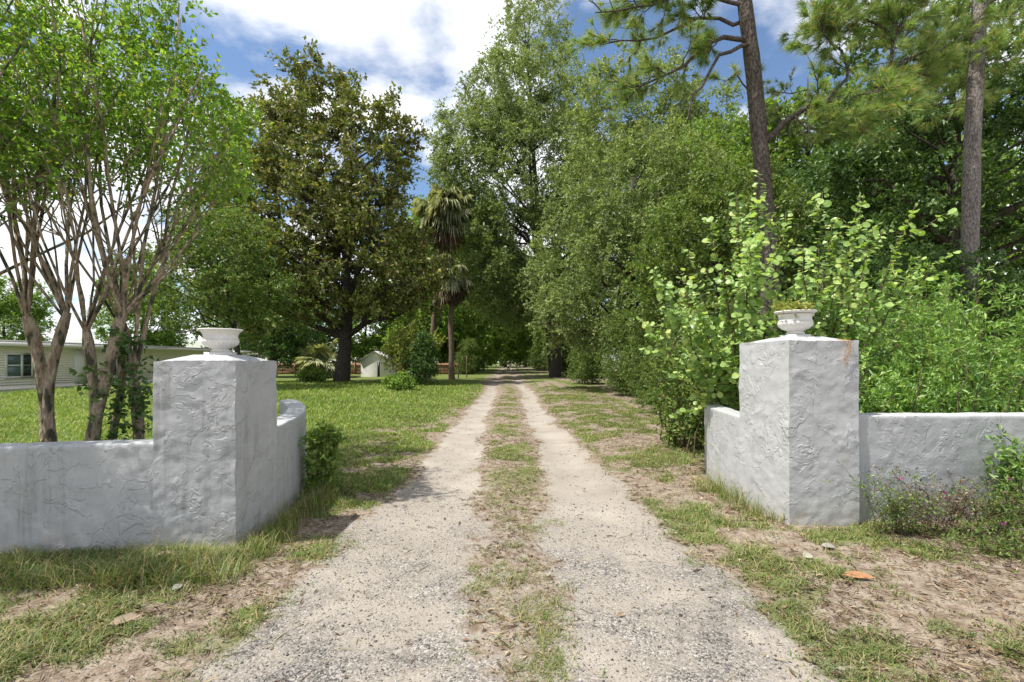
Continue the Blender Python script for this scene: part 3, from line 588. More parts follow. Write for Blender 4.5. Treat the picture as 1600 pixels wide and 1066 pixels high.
# ------------------------------------------------------------------ pines
def tufts(b, g, C, D, n, L, w=.004, spread=.9):
    K = len(C); D = np.repeat(unit(np.asarray(D)), n, 0); P = np.repeat(np.asarray(C), n, 0)
    A = unit(D + unit(g.normal(size=D.shape)) * spread); ln = L * g.uniform(.7, 1.15, len(P))[:, None]
    P = P - D * (g.random((len(P), 1)) * L * .5); S = unit(np.cross(A, g.normal(size=A.shape))) * w
    tip = P + A * ln; tip[:, 2] -= .12 * ln[:, 0]
    v = np.stack([P - S, P + S, tip], 1).reshape(-1, 3); b.add(v, np.arange(len(v)).reshape(-1, 3))
def pine(label, trunk, radii, limbs, bark, seed, needle=.26, nt=34, w=.0045, leaf='pine', sub=1.2):
    g = rng_(seed); trunk = np.array(trunk, float); t = thing('pine_tree', label, 'tree', tuple(trunk[0]), 'pine trees in the wood')
    P = np.stack([np.interp(np.linspace(0, len(trunk) - 1, 26), np.arange(len(trunk)), trunk[:, k]) for k in range(3)], 1); rr = np.interp(np.linspace(0, 1, 26), np.linspace(0, 1, len(radii)), radii) * g.uniform(.96, 1.05, 26)
    b = MB(); b.tube(P, rr, 14); b.build('trunk', M[bark], t, True)
    nb = MB(); TC = []; TD = []
    for pts, r, dens in limbs:
        lb = MB(); pts = np.array(pts, float); n = 9
        Q = np.stack([np.interp(np.linspace(0, len(pts) - 1, n), np.arange(len(pts)), pts[:, k]) for k in range(3)], 1); L = np.linalg.norm(np.diff(Q, axis=0), axis=1).sum(); Q[1:-1] += g.normal(size=(n - 2, 3)) * L * .012
        lb.tube(Q, np.linspace(r, r * .25, n), 7); ax = unit(Q[-1] - Q[0])
        for k in range(int(dens)):
            s = g.uniform(.3, 1.) * (n - 1); i = min(int(s), n - 2); p = Q[i] + (Q[i + 1] - Q[i]) * (s - i)
            d = unit(ax * .6 + g.normal(size=3) * np.array([.6, .6, .45]) + [0, 0, .15]); l = sub * g.uniform(.5, 1.2); e = p + d * l + [0, 0, .1 * l]
            C = curve(g, p, e, 5, 0, .05); lb.tube(C, np.linspace(r * .28, .006, 5), 4); TC.append(e); TD.append(d)
            for m in range(4):
                q = C[g.integers(1, 5)]; d2 = unit(d + g.normal(size=3) * .7 + [0, 0, .35]); e2 = q + d2 * l * g.uniform(.25, .6); lb.tube([q, (q + e2) / 2 + [0, 0, -.02], e2], [.008, .006, .004], 3); TC.append(e2); TD.append(d2)
        lb.build('limb', M[bark], t, True)
    tufts(nb, g, np.array(TC), np.array(TD), nt, needle, w); nb.build('needles', M[leaf], t, kind='stuff'); return t
def pp(*a): return [pix(*q) for q in a]
b1 = pix(1205, 600, 13.2)
pine('dark-barked pine with long boughs sweeping out above the right gate pier', [gp(b1[0] , 13.2, -.1), pix(1203, 420, 13.2), pix(1190, 250, 13.2), pix(1176, 100, 13.2), pix(1163, 0, 13.2), pix(1150, -160, 13.2), pix(1140, -330, 13.2)], [.28, .24, .215, .2, .185, .155, .11],
     [(pp((1172, 62, 13.2), (1120, 62, 13), (1060, 110, 12.6), (1000, 135, 12.4)), .075, 20), (pp((1174, 70, 13.2), (1130, 85, 12.8), (1090, 140, 12.3), (1073, 195, 12)), .06, 0), (pp((1170, 30, 13.2), (1100, 30, 13.6), (1020, 60, 14), (940, 70, 14.2)), .06, 22), (pp((1168, 10, 13.2), (1090, -10, 13), (1010, 10, 12.6), (930, 20, 12.4)), .06, 22),
      (pp((1195, 222, 13.2), (1235, 180, 13), (1300, 158, 12.6), (1385, 138, 12.2)), .10, 8), (pp((1290, 160, 12.7), (1330, 110, 12.5), (1300, 60, 12.4), (1270, 30, 12.4)), .05, 20), (pp((1375, 140, 12.3), (1410, 100, 13.6), (1470, 80, 15), (1570, 60, 16.2)), .055, 30), (pp((1380, 138, 12.2), (1400, 60, 12.2), (1420, 10, 12.4)), .045, 28),
      (pp((1385, 138, 12.2), (1430, 125, 13.8), (1480, 115, 15.6)), .045, 22), (pp((1165, -60, 13.2), (1250, -80, 12.8), (1340, -40, 12.4), (1420, -20, 12.2)), .06, 30), (pp((1165, -90, 13.2), (1060, -100, 13), (960, -60, 12.6)), .06, 24), (pp((1193, 170, 13.2), (1150, 115, 13.8), (1130, 130, 14.4)), .03, 3),
      (pp((1240, 178, 13), (1260, 200, 12.6), (1300, 190, 12.2)), .03, 12), (pp((1400, 60, 12.2), (1340, 20, 12.6), (1290, 60, 13)), .04, 22), (pp((1415, 100, 13.6), (1500, 40, 15.4), (1590, 20, 16.6)), .045, 24), (pp((1430, 130, 13.8), (1460, 170, 15.2), (1540, 150, 16)), .035, 14), (pp((1300, 158, 12.6), (1340, 190, 12.2), (1400, 180, 12)), .035, 14), (pp((1150, -180, 13.2), (1300, -190, 13), (1430, -120, 12.4)), .06, 26), (pp((1146, -240, 13.2), (1060, -260, 12), (1000, -220, 11)), .06, 24)], 'bark_pine', 81, .29, 78, .0058, sub=.85)
b2 = pix(1512, 600, 14.5)
pine('straight grey pine trunk rising at the right side', [gp(b2[0], 14.5, -.1), pix(1514, 430, 14.5), pix(1520, 200, 14.5), pix(1531, 0, 14.5), pix(1540, -200, 14.5), pix(1545, -330, 14.5)], [.235, .22, .2, .185, .16, .12],
     [(pp((1524, 110, 14.5), (1545, 90, 14.2), (1560, 95, 14)), .02, 7), (pp((1531, -60, 14.5), (1600, -60, 14), (1680, -20, 13.6)), .05, 24), (pp((1535, -100, 14.5), (1450, -110, 14), (1380, -60, 13.6)), .05, 26), (pp((1531, 10, 14.5), (1580, -10, 14), (1640, 10, 13.5)), .04, 18)], 'bark_pine2', 82, .29, 66, .0058, sub=.85)
for lb, x, yt, d, sd, sc in (('distant pine showing between the trunk fork and the sky', 1262, 120, 36, 83, 1), ('distant pine behind the bough left of the dark pine', 1062, 215, 34, 84, 1), ('distant feathery pine left of the dark tree', 1365, 235, 30, 85, .9)):
    g = rng_(sd); b0 = pix(x, 600, d); top = pix(x, yt, d); h = top[2]; lim = []
    for k in range(15):
        z = h * g.uniform(.62, 1.0); a = g.uniform(0, 6.28); l = 3.6 * sc * (1.15 - (z / h - .6) * 1.3); lim.append(([(b0[0], d, z), (b0[0] + math.cos(a) * l * .5, d + math.sin(a) * l * .5, z + .1), (b0[0] + math.cos(a) * l, d + math.sin(a) * l, z + .7)], .07, 9))
    pine(lb, [gp(b0[0], d, -.1), (b0[0] + .1, d, h * .5), (b0[0], d, h)], [.28, .22, .05], lim, 'bark_pine', sd, .42, 34, .014, 'pine_far', 1.3)

# ------------------------------------------------------------------ redbud behind the right pier
def heart_mesh(seed):
    g = rng_(seed); n = 7; t = np.linspace(0, np.pi, n)
    xs = .54 * np.sin(t) ** .8 * (1 - .12 * np.cos(t)); ys = .48 - .55 * np.cos(t); ys[0] = .06; xs[0] = .0; ys[-1] = 1.08
    ys[1] -= .08; zs = .16 * xs ** 1.0 - .22 * (ys - .3) ** 2
    V = [(0, y, -.22 * (y - .3) ** 2) for y in ys] + [(x, y, z + g.normal() * .02) for x, y, z in zip(xs[1:-1], ys[1:-1], zs[1:-1])] + [(-x, y, z + g.normal() * .02) for x, y, z in zip(xs[1:-1], ys[1:-1], zs[1:-1])]
    f3 = []; k = n - 2
    for off, fl in ((n, 0), (n + k, 1)):
        tri = [(0, off, 1)] + [q for i in range(k - 1) for q in ((i + 1, off + i, off + i + 1), (i + 1, off + i + 1, i + 2))] + [(k, off + k - 1, k + 1)]
        f3 += [(a, c, b) if fl else (a, b, c) for a, b, c in tri]
    return np.array(V), np.array(f3)
def redbud():
    g = rng_(91); base = np.array(gp(3.75, 6.7)); t = thing('redbud_tree', 'young redbud with big heart-shaped leaves behind the right pier', 'tree', tuple(base))
    HV, HF = heart_mesh(1); b = MB(); items = []
    tips = [((1186, 268), 6.5, 0), ((1150, 300), 7, 0), ((1105, 335), 6.3, 0), ((1070, 385), 6.6, 0), ((1022, 432), 6.2, 0), ((1012, 520), 6.4, 0), ((1060, 450), 7.0, 0), ((1228, 330), 6.9, 0), ((1130, 420), 6.2, 0), ((1080, 560), 7.0, 0),
            ((1285, 300), 6.5, 1), ((1345, 305), 6.3, 1), ((1430, 322), 6.0, 1), ((1300, 350), 7.2, 1), ((1440, 400), 6.4, 1), ((1370, 350), 6.9, 1), ((1255, 390), 6.1, 1), ((1310, 420), 6.3, 1), ((1090, 500), 6.3, 0), ((1170, 380), 6.1, 0), ((1205, 430), 6.2, 1)]
    for (px, d, cl) in tips:
        tip = pix(*px, d); b0 = np.array(gp(3.35 + g.normal() * .06, 6.75 + g.normal() * .08)) if cl == 0 else np.array(gp(4.12 + g.normal() * .06, 6.6 + g.normal() * .08))
        mid = b0 * .55 + tip * .45 + [0, 0, .35]; n = 16; s = np.linspace(0, 1, n)[:, None]; P = b0 * (1 - s) ** 2 + 2 * mid * s * (1 - s) + tip * s ** 2; P[1:-1] += g.normal(size=(n - 2, 3)) * .015
        b.tube(P, np.linspace(.019, .003, n), 5)
        def dress(P, start, step, size):
            L = np.concatenate([[0], np.cumsum(np.linalg.norm(np.diff(P, axis=0), axis=1))]); q = start * L[-1]; k = 0
            while q < L[-1]:
                p = np.array([np.interp(q, L, P[:, c]) for c in range(3)]); i = min(np.searchsorted(L, q), len(P) - 1); ax = unit(P[i] - P[i - 1]); sd = unit(np.cross(ax, [0, 0, 1.])) * (1 if k % 2 else -1)
                A = unit(sd * .8 + ax * .45 + [0, 0, -.35] + g.normal(size=3) * .3); N = unit(np.array([-.25, -.65, .75]) + g.normal(size=3) * .36); sz = size * g.uniform(.5, 1.25) * (1 - .3 * q / L[-1])
                items.append((p + A * .025, A, N, sz)); q += step * g.uniform(.8, 1.2); k += 1
        dress(P, .28, .031, .106)
        for m in range(11):
            i = g.integers(5, n - 2); ax = unit(P[i + 1] - P[i]); d2 = unit(ax + g.normal(size=3) * .55); l = g.uniform(.3, .7); C = curve(g, P[i], P[i] + d2 * l, 6, 0, .03); b.tube(C, np.linspace(.007, .002, 6), 4); dress(C, .2, .038, .092)
    b.build('stems', M['twig'], t, True)
    items.sort(key=lambda q: q[0][1] - .15 * q[0][2]); me = None; rest = MB(); vis = 0
    meshes = []
    for k in range(3):
        hv, hf = heart_mesh(k + 1); m = MB(); m.add(hv, hf); mm = m.mesh('leaf', True); mm.materials.append(M['redbud']); meshes.append(mm)
    for (p, A, N, s) in items:
        S = unit(np.cross(A, N)); N = np.cross(S, A); u = CX + F * p[0] / p[1]; v = HY - F * (p[2] - CAMH) / p[1]
        if vis < 300 and not (u > 1150 and v > 535) and v < 640:
            o = link('leaf', meshes[vis % 3], t); o.matrix_parent_inverse = Matrix.Identity(4); q = p - base
            o.matrix_local = Matrix(((S[0] * s, A[0] * s, N[0] * s, q[0]), (S[1] * s, A[1] * s, N[1] * s, q[1]), (S[2] * s, A[2] * s, N[2] * s, q[2]), (0, 0, 0, 1))); vis += 1
        else: rest.add(p + (HV[:, :1] * S + HV[:, 1:2] * A + HV[:, 2:] * N) * s, HF)
    rest.build('foliage', M['redbud'], t, True, 'stuff')
redbud()

# ------------------------------------------------------------------ thicket behind the right wall
def thicket(label, x, y, w, h, n, seed, leaf='lance', L=.085, Wd=.013, dep=.5):
    g = rng_(seed); t = thing('thicket_shrub', label, 'shrub', gp(x, y), 'shrubs behind the right wall'); b = MB(); cb = MB(); C = []
    for k in range(n):
        bx, by = x + g.normal() * w * .4, y + g.normal() * dep; by = max(by, 5.35) if dep > .2 else by; hh = h * g.uniform(.45, 1.05); e = np.array([bx + g.normal() * w * .3, by + g.normal() * .25 - .15, hh]); P = curve(g, gp(bx, by, -.03), e, 7, .2, .03); b.tube(P, np.linspace(.012, .003, 7), 4)
        for s in np.linspace(.12, 1, 10): C.append([np.interp(s, np.linspace(0, 1, 7), P[:, c]) for c in range(3)])
    b.build('stems', M['twig'], t, True); C = np.array(C) + g.normal(size=(len(C), 3)) * .05
    if dep > .2: C[:, 1] = np.maximum(C[:, 1], 5.3)
    sprays(cb, g, C, np.full(len(C), .30), 4, 9, L, Wd, .6, .15); cb.build('foliage', M[leaf], t, kind='stuff'); return t
for i, a in enumerate([('low thicket shrub directly right of the right pier', 3.95, 5.75, .7, 1.75, 26), ('thicket shrub above the middle of the right wall', 4.9, 6.1, .8, 1.9, 32), ('taller thicket shrub at the right picture edge', 6.3, 6.4, .9, 2.5, 38), ('thicket shrub behind the low one beside the right pier', 4.7, 7.4, 1.0, 2.3, 32), ('tall thicket shrub with arching tips below the straight pine', 6.4, 8.2, 1.1, 2.9, 36), ('back thicket shrub under the dark trees', 8.4, 9.4, 1.4, 3.2, 36)]): thicket(*a, 100 + i)
thicket('loose sprawling shrub left of the right pier behind the curved wing', 3.3, 8.6, .7, 2.6, 30, 110, 'thicket', .075, .018)
thicket('shrub between the curved wing and the wood edge', 4.3, 10.6, .9, 2.9, 36, 111, 'thicket', .085, .02, .8)
thicket('overhanging twig shrub cut by the right picture edge in front of the wall', 4.83, 4.5, .16, 1.0, 8, 112, 'lance', .07, .012, .12)

# ------------------------------------------------------------------ weeds and flowers along the right wall
M['petal'] = leaf_mat('magenta_petal', [(0, (.42, .06, .36)), (1, (.62, .14, .5))], .25, .5, tint=(1, .8, 1), gain=1); M['petal_w'] = leaf_mat('cream_petal', [(0, (.6, .58, .42)), (1, (.75, .72, .55))], .25, .5, tint=(1, 1, .8), gain=1)
def weed(label, x, y, h, n, seed, leaf, flowers, fmat, spread=.3, nl=26):
    g = rng_(seed); base = gp(x, y); t = thing('wildflower_weed', label, 'weed', base, 'weeds at the foot of the right wall'); b = MB(); cb = MB(); tips = []
    C = []
    for k in range(n):
        e = np.array([x + g.normal() * spread, y + g.normal() * spread * .45 - .05, base[2] + h * g.uniform(.45, 1.05)]); P = curve(g, np.array(gp(x + g.normal() * spread * .5, y + g.normal() * .08, -.02)), e, 6, .3, .05); b.tube(P, np.linspace(.0035, .0014, 6), 3); tips.append(P[-1])
        for m in range(3):
            q = P[g.integers(2, 6)]; e2 = q + g.normal(size=3) * [.09, .07, .05] + [0, 0, .07]; b.tube([q, (q + e2) / 2, e2], [.002, .0017, .001], 3); tips.append(e2); C.append(e2)
        C += [P[i] for i in (1, 2, 3, 4)]
    b.build('stems', M['straw'] if leaf == 'verge' else M['twig'], t, True); C = np.array(C); sprays(cb, g, C, np.full(len(C), .07), 3, max(2, nl // 8), .032, .006, .5, .1); cb.build('foliage', M[leaf], t, kind='stuff')
    tips = [tips[i] for i in g.permutation(len(tips))[:flowers]]; fm = MB(); th = np.linspace(0, 2 * np.pi, 6)[:-1]; rad = .017 if fmat == 'petal' else .009
    for a in th:
        d = np.array([math.cos(a), math.sin(a), .25]); s = np.array([-math.sin(a), math.cos(a), 0]); v = [np.zeros(3), d * rad * .7 + s * rad * .45, d * rad * 1.25, d * rad * .7 - s * rad * .45]; fm.add(v, [(0, 2, 1), (0, 3, 2)])
    fme = fm.mesh('flower'); fme.materials.append(M[fmat])
    for p in tips:
        o = link('flower', fme, t); o.matrix_parent_inverse = Matrix.Identity(4); o.location = np.array(p) - np.array(base); o.rotation_euler = (g.uniform(.2, 1.1), g.normal() * .3, g.uniform(0, 3))
weed('dry weed with tiny cream flowers beside the right pier', 3.45, 4.32, .52, 30, 121, 'thicket', 34, 'petal_w', .26)
weed('brown tangle of dry stems at the middle of the right wall', 3.95, 4.36, .46, 34, 122, 'straw', 4, 'petal', .3, 12)
weed('magenta-flowered weed in front of the right wall', 4.35, 4.25, .42, 26, 123, 'thicket', 7, 'petal', .28)
weed('magenta-flowered weed at the right picture edge', 4.75, 4.1, .46, 26, 124, 'thicket', 7, 'petal', .3)
weed('low magenta-flowered weed spreading from the wall onto the sand', 3.95, 3.85, .2, 22, 125, 'thicket', 7, 'petal', .36)
# orange dodder vine on the right pier
g = rng_(130); b = MB()
for k in range(4):
    x0 = 3.20 + g.normal() * .035; P = [(x0 - .05, 4.80, 1.83), (x0, 4.545, 1.80)]; z = 1.8; x = x0
    for q in range(5): z -= g.uniform(.02, .065); x += g.normal() * .02; P.append((x, 4.535, z))
    b.tube(P, .0022, 3)
    C = np.array(P[1:]); sprays(b, g, C, np.full(len(C), .03), 2, 1, .016, .004, 0, .2)
tag(b.build('dodder_vine', leaf_mat('orange_vine', [(0, (.5, .2, .05)), (1, (.62, .36, .12))], .2, .6, tint=(1, .8, .5), gain=1), None), 'thin orange vine hanging over the corner of the right pier', 'vine')

# ------------------------------------------------------------------ grass, litter, gravel
def blades(b, g, x, y, n, h, w, lean=.5, spread=.03):
    """tufts at x,y with n blades each"""
    K = len(x); N = K * n; X = np.repeat(x, n) + g.normal(size=N) * np.repeat(np.broadcast_to(spread, (K,)), n); Y = np.repeat(y, n) + g.normal(size=N) * np.repeat(np.broadcast_to(spread, (K,)), n); Z = ground(X, Y) - .004
    hh = np.repeat(np.broadcast_to(h, (K,)), n) * g.uniform(.45, 1.15, N); a = g.uniform(0, 6.28, N); D = np.stack([np.cos(a), np.sin(a), np.zeros(N)], 1); S = np.stack([-np.sin(a), np.cos(a), np.zeros(N)], 1)
    ww = (np.repeat(np.broadcast_to(w, (K,)), n) * g.uniform(.6, 1.2, N))[:, None]; ln = (hh * lean * g.uniform(.2, 1.6, N))[:, None]; P = np.stack([X, Y, Z], 1); U = np.array([0, 0, 1.])
    v = np.stack([P - S * ww, P + S * ww, P + D * ln * .35 + U * hh[:, None] * .62 + S * ww * .7, P + D * ln * .35 + U * hh[:, None] * .62 - S * ww * .7, P + D * ln + U * hh[:, None] * .92], 1).reshape(-1, 3)
    i = np.arange(N)[:, None] * 5; b.add(v, i + [[3, 2, 4]], i + [[0, 1, 2, 3]])
def clear_of_walls(x, y):
    k = np.ones(len(x), bool)
    k &= ~((x < -2.28) & (x > -3.0) & (y > 3.93) & (y < 4.75)); k &= ~((x < -2.9) & (y > 3.7 + (x + 7.4) * .055) & (y < 4.3))
    k &= ~((x > 2.5) & (x < 3.32) & (y > 4.54) & (y < 5.4)); k &= ~((x > 3.2) & (y > 4.56 + (x - 3.3) * .09) & (y < 4.95 + (x - 3.3) * .09)); return k
g = rng_(140); b = MB()
n = 60000; y = np.exp(g.uniform(math.log(5.2), math.log(34), n)); x = g.uniform(-1.15, 0, n) * y * 1.02; ga = grass_amount(x, y); k = (g.random(n) < ga) & (x - cxy(y) < -1.5) & (x > -24) & clear_of_walls(x, y); x, y = x[k], y[k]
blades(b, g, x, y, 4, np.clip(.055 + .004 * y, .06, .16) * np.clip(ga[k], .45, 1) * (1 + .5 * sstep(-3, -7, x)), .0035 + .0009 * y, .7, .02 + .004 * y); b.build('lawn_grass', M['lawn'], None, kind='stuff'); tag(COL.objects['lawn_grass'], 'sunny green lawn grass left of the drive', 'grass')
b = MB(); n = 32000; y = np.exp(g.uniform(math.log(2.2), math.log(30), n)); u = g.uniform(-1, 1, n); x = cxy(y) + u * np.where(u < 0, 3.2 + y * .16, 3.6 + y * .04); ga = grass_amount(x, y) * (1 - track(x, y)); k = (g.random(n) < ga * 1.1) & clear_of_walls(x, y); x, y = x[k], y[k]; ga = ga[k]
blades(b, g, x, y, 12, .03 + .05 * ga * (fbm(x * 2, y * 2, 77) + .4), .0028 + .0003 * y, 1.5, .026 + .0015 * y)
n = 620; x = g.uniform(-5.2, -2.0, n); y = 3.72 - .62 * g.random(n) ** 1.4 + (x + 5) * .08; k = (fbm(x * 2.4, y * 2.4, 91) > .42 + .22 * g.random(n)) & clear_of_walls(x, y); x, y = x[k], y[k]; blades(b, g, x, y, 16, (.04 + .26 * fbm(x * 2.5, y * 2.5, 92) ** 1.5), .003, 1.15, .045)
n = 130; t_ = g.random(n); x = -2.38 + .2 * t_ + g.normal(size=n) * .05; y = 4.0 + 1.7 * t_ ; x = np.where(y < 4.7, -2.22, -2.22 - .06 * (y - 4.7)) + np.abs(g.normal(size=n)) * .10; blades(b, g, x, y, 12, .17, .0028, .7, .03)
for (ax, ay, cnt, hh, sp) in ((2.42, 5.75, 22, .28, .09), (2.48, 5.2, 30, .26, .10), (2.55, 4.75, 14, .16, .07), (2.2, 7.4, 40, .26, .3), (-2.2, 5.3, 18, .26, .12), (3.0, 6.0, 1, .1, .1)): blades(b, g, g.normal(ax, sp, cnt), g.normal(ay, sp * 1.6, cnt), 11, hh * g.uniform(.4, 1.15, cnt), .0026, .95, .03)
for (px, py, cnt, s) in ((825, 830, 36, .10), (865, 820, 14, .06), (775, 910, 26, .08), (820, 905, 20, .07), (760, 925, 12, .05), (840, 965, 60, .10), (862, 1010, 46, .08), (850, 1050, 60, .09), (800, 860, 14, .05), (790, 815, 10, .04), (740, 895, 10, .03), (1085, 880, 12, .06), (780, 780, 22, .12), (800, 740, 30, .2), (750, 735, 20, .15)):
    d = 1200 / (py - 565); q = pix(px, py, d); blades(b, g, g.normal(q[0], s, cnt), g.normal(d, s, cnt), 9, .045, .0022, 1.6, .02)
b.build('verge_grass', M['verge'], None, kind='stuff'); tag(COL.objects['verge_grass'], 'patchy tufts of grass along the drive and walls', 'grass')
b = MB(); n = 110000; y = np.exp(g.uniform(math.log(2.0), math.log(22), n)); u = g.uniform(-1, 1, n); x = cxy(y) + u * (3.4 + .12 * y) * 1.35; k = ((track(x, y) < .35 + .25 * g.random(n)) | (g.random(n) < .05)) & clear_of_walls(x, y) & (g.random(n) < .25 + .95 * sstep(.35, .62, fbm(x * 1.6, y * 1.6, 95))); x, y = x[k], y[k]; n = len(x)
a = g.uniform(0, 6.28, n); A = np.stack([np.cos(a), np.sin(a), g.normal(size=n) * .18], 1); P = np.stack([x, y, ground(x, y) + .010 + .008 * g.random(n)], 1); leaves(b, P, A, np.array([0, 0, 1.]) + g.normal(size=(n, 3)) * .3, np.exp(g.normal(math.log(.042), .55, n)).clip(.01, .13) * (1 + .02 * y), np.exp(g.normal(math.log(.0026), .6, n)).clip(.0008, .012) * (1 + .05 * y), .3, .05)
b.build('leaf_litter', M['straw'], None, kind='stuff'); tag(COL.objects['leaf_litter'], 'brown pine straw and leaf litter on the verges', 'litter')
def pebbles(b, g, x, y, s):
    n = len(x); O = np.array([[1, 0, 0], [0, 1, 0], [-1, 0, 0], [0, -1, 0], [.1, .1, .75], [0, 0, -.6]]); V = O[None] * (s[:, None] * g.uniform(.6, 1.25, (n, 3)))[:, None] ; V = V + g.normal(size=V.shape) * s[:, None, None] * .12; a = g.uniform(0, 6.28, n); c, d = np.cos(a)[:, None], np.sin(a)[:, None]
    V = np.stack([V[..., 0] * c - V[..., 1] * d, V[..., 0] * d + V[..., 1] * c, V[..., 2]], -1) + np.stack([x, y, ground(x, y) + .006 + s * .15], 1)[:, None]
    i = np.arange(n)[:, None] * 6; b.add(V.reshape(-1, 3), np.concatenate([i + [q] for q in ([0, 1, 4], [1, 2, 4], [2, 3, 4], [3, 0, 4], [1, 0, 5], [2, 1, 5], [3, 2, 5], [0, 3, 5])]))
t = NT('gravel_stone'); ge = t.n('NewGeometry'); M['pebble'] = t.fin(t.ramp(ge.outputs['Random Per Island'], [(0, (.035, .035, .035)), (.3, (.12, .11, .10)), (.6, (.25, .23, .205)), (.85, (.34, .31, .275)), (1, (.44, .42, .39))]), .85, None, .25)
b = MB(); n = 42000; y = np.exp(g.uniform(math.log(2.0), math.log(8.5), n)); x = g.uniform(-2.3, 2.3, n); k = (g.random(n) < (.25 + .75 * track(x, y)) * (.25 + sstep(.38, .6, fbm(x * 1.2, y * 1.2, 97))) * (1 - .75 * sstep(4.5, 8, y))); x, y = x[k], y[k]; pebbles(b, g, x, y, np.exp(g.normal(math.log(.0042), .42, len(x))).clip(.002, .014)); b.build('gravel', M['pebble'], None, kind='stuff'); tag(COL.objects['gravel'], 'loose grey gravel scattered over the drive entrance', 'gravel')
def stone(label, px, py, s, col):
    d = 1200 / (py - 565); q = pix(px, py, d); g = rng_(px); b = MB(); th = np.linspace(0, 6.283, 9)[:-1]; r1 = g.uniform(.8, 1.2, 8); V = [(0, 0, .55)] + [(math.cos(a) * r * .6, math.sin(a) * r * .5, .42) for a, r in zip(th, r1)] + [(math.cos(a) * r, math.sin(a) * r * .75, 0) for a, r in zip(th, r1)]
    b.add(np.array(V) * s, [(0, 1 + i, 1 + (i + 1) % 8) for i in range(8)], [(1 + i, 9 + i, 9 + (i + 1) % 8, 1 + (i + 1) % 8) for i in range(8)]); tag(b.build('stone', plain('stone_' + str(px), col, .8, .2, 60), None, loc=gp(q[0], d, .003)), label, 'stone', 'stones on the drive')
stone('small dark stone on the left wheel track', 571, 897, .022, (.13, .125, .12)); stone('small dark stone on the right wheel track', 946, 900, .020, (.09, .09, .1)); stone('pale stone at the foot of the right pier', 1215, 846, .024, (.26, .25, .23))
def dead_leaf(label, px, py, L, Wd, col, rz, lift=.015):
    d = 1200 / (py - 565); q = pix(px, py, d); n = 9; s = np.linspace(0, 1, n); w = Wd * np.sin(np.pi * s ** .85) ** .8; z = .006 * np.sin(s * np.pi) + lift * s * .4; b = MB()
    rows = np.stack([np.stack([s * L - L / 2, k * w, z + abs(k) * w * .22], 1) for k in (-1, -.5, 0, .5, 1)]); i = np.arange(4)[:, None] * n; j = np.arange(n - 1)[None]
    b.add(rows, f4=np.stack([i + j, i + j + 1, i + n + j + 1, i + n + j], -1)); o = tag(b.build('fallen_leaf', plain('fallen_leaf_' + str(px), col, .7, .25, 30), None, True, loc=gp(q[0], d, .02)), label, 'leaf', 'fallen leaves'); o.rotation_euler = (.38, 0, rz)
dead_leaf('large orange-brown fallen leaf on the sand before the right wall', 1341, 913, .20, .032, (.30, .15, .075), -.35); dead_leaf('cream fallen leaf left of the orange-brown one', 1262, 878, .085, .035, (.30, .285, .22), .4); dead_leaf('grey fallen leaf near the weeds by the right pier', 1294, 864, .1, .03, (.22, .20, .17), -.6)
dead_leaf('long tan fallen leaf in the grass before the left wall', 196, 985, .16, .03, (.24, .18, .125), .75); dead_leaf('tan fallen leaf at the foot of the left wall', 258, 880, .15, .022, (.40, .31, .22), .5); dead_leaf('small white fallen leaf in the grass on the left', 277, 930, .07, .025, (.30, .28, .25), 1.2)

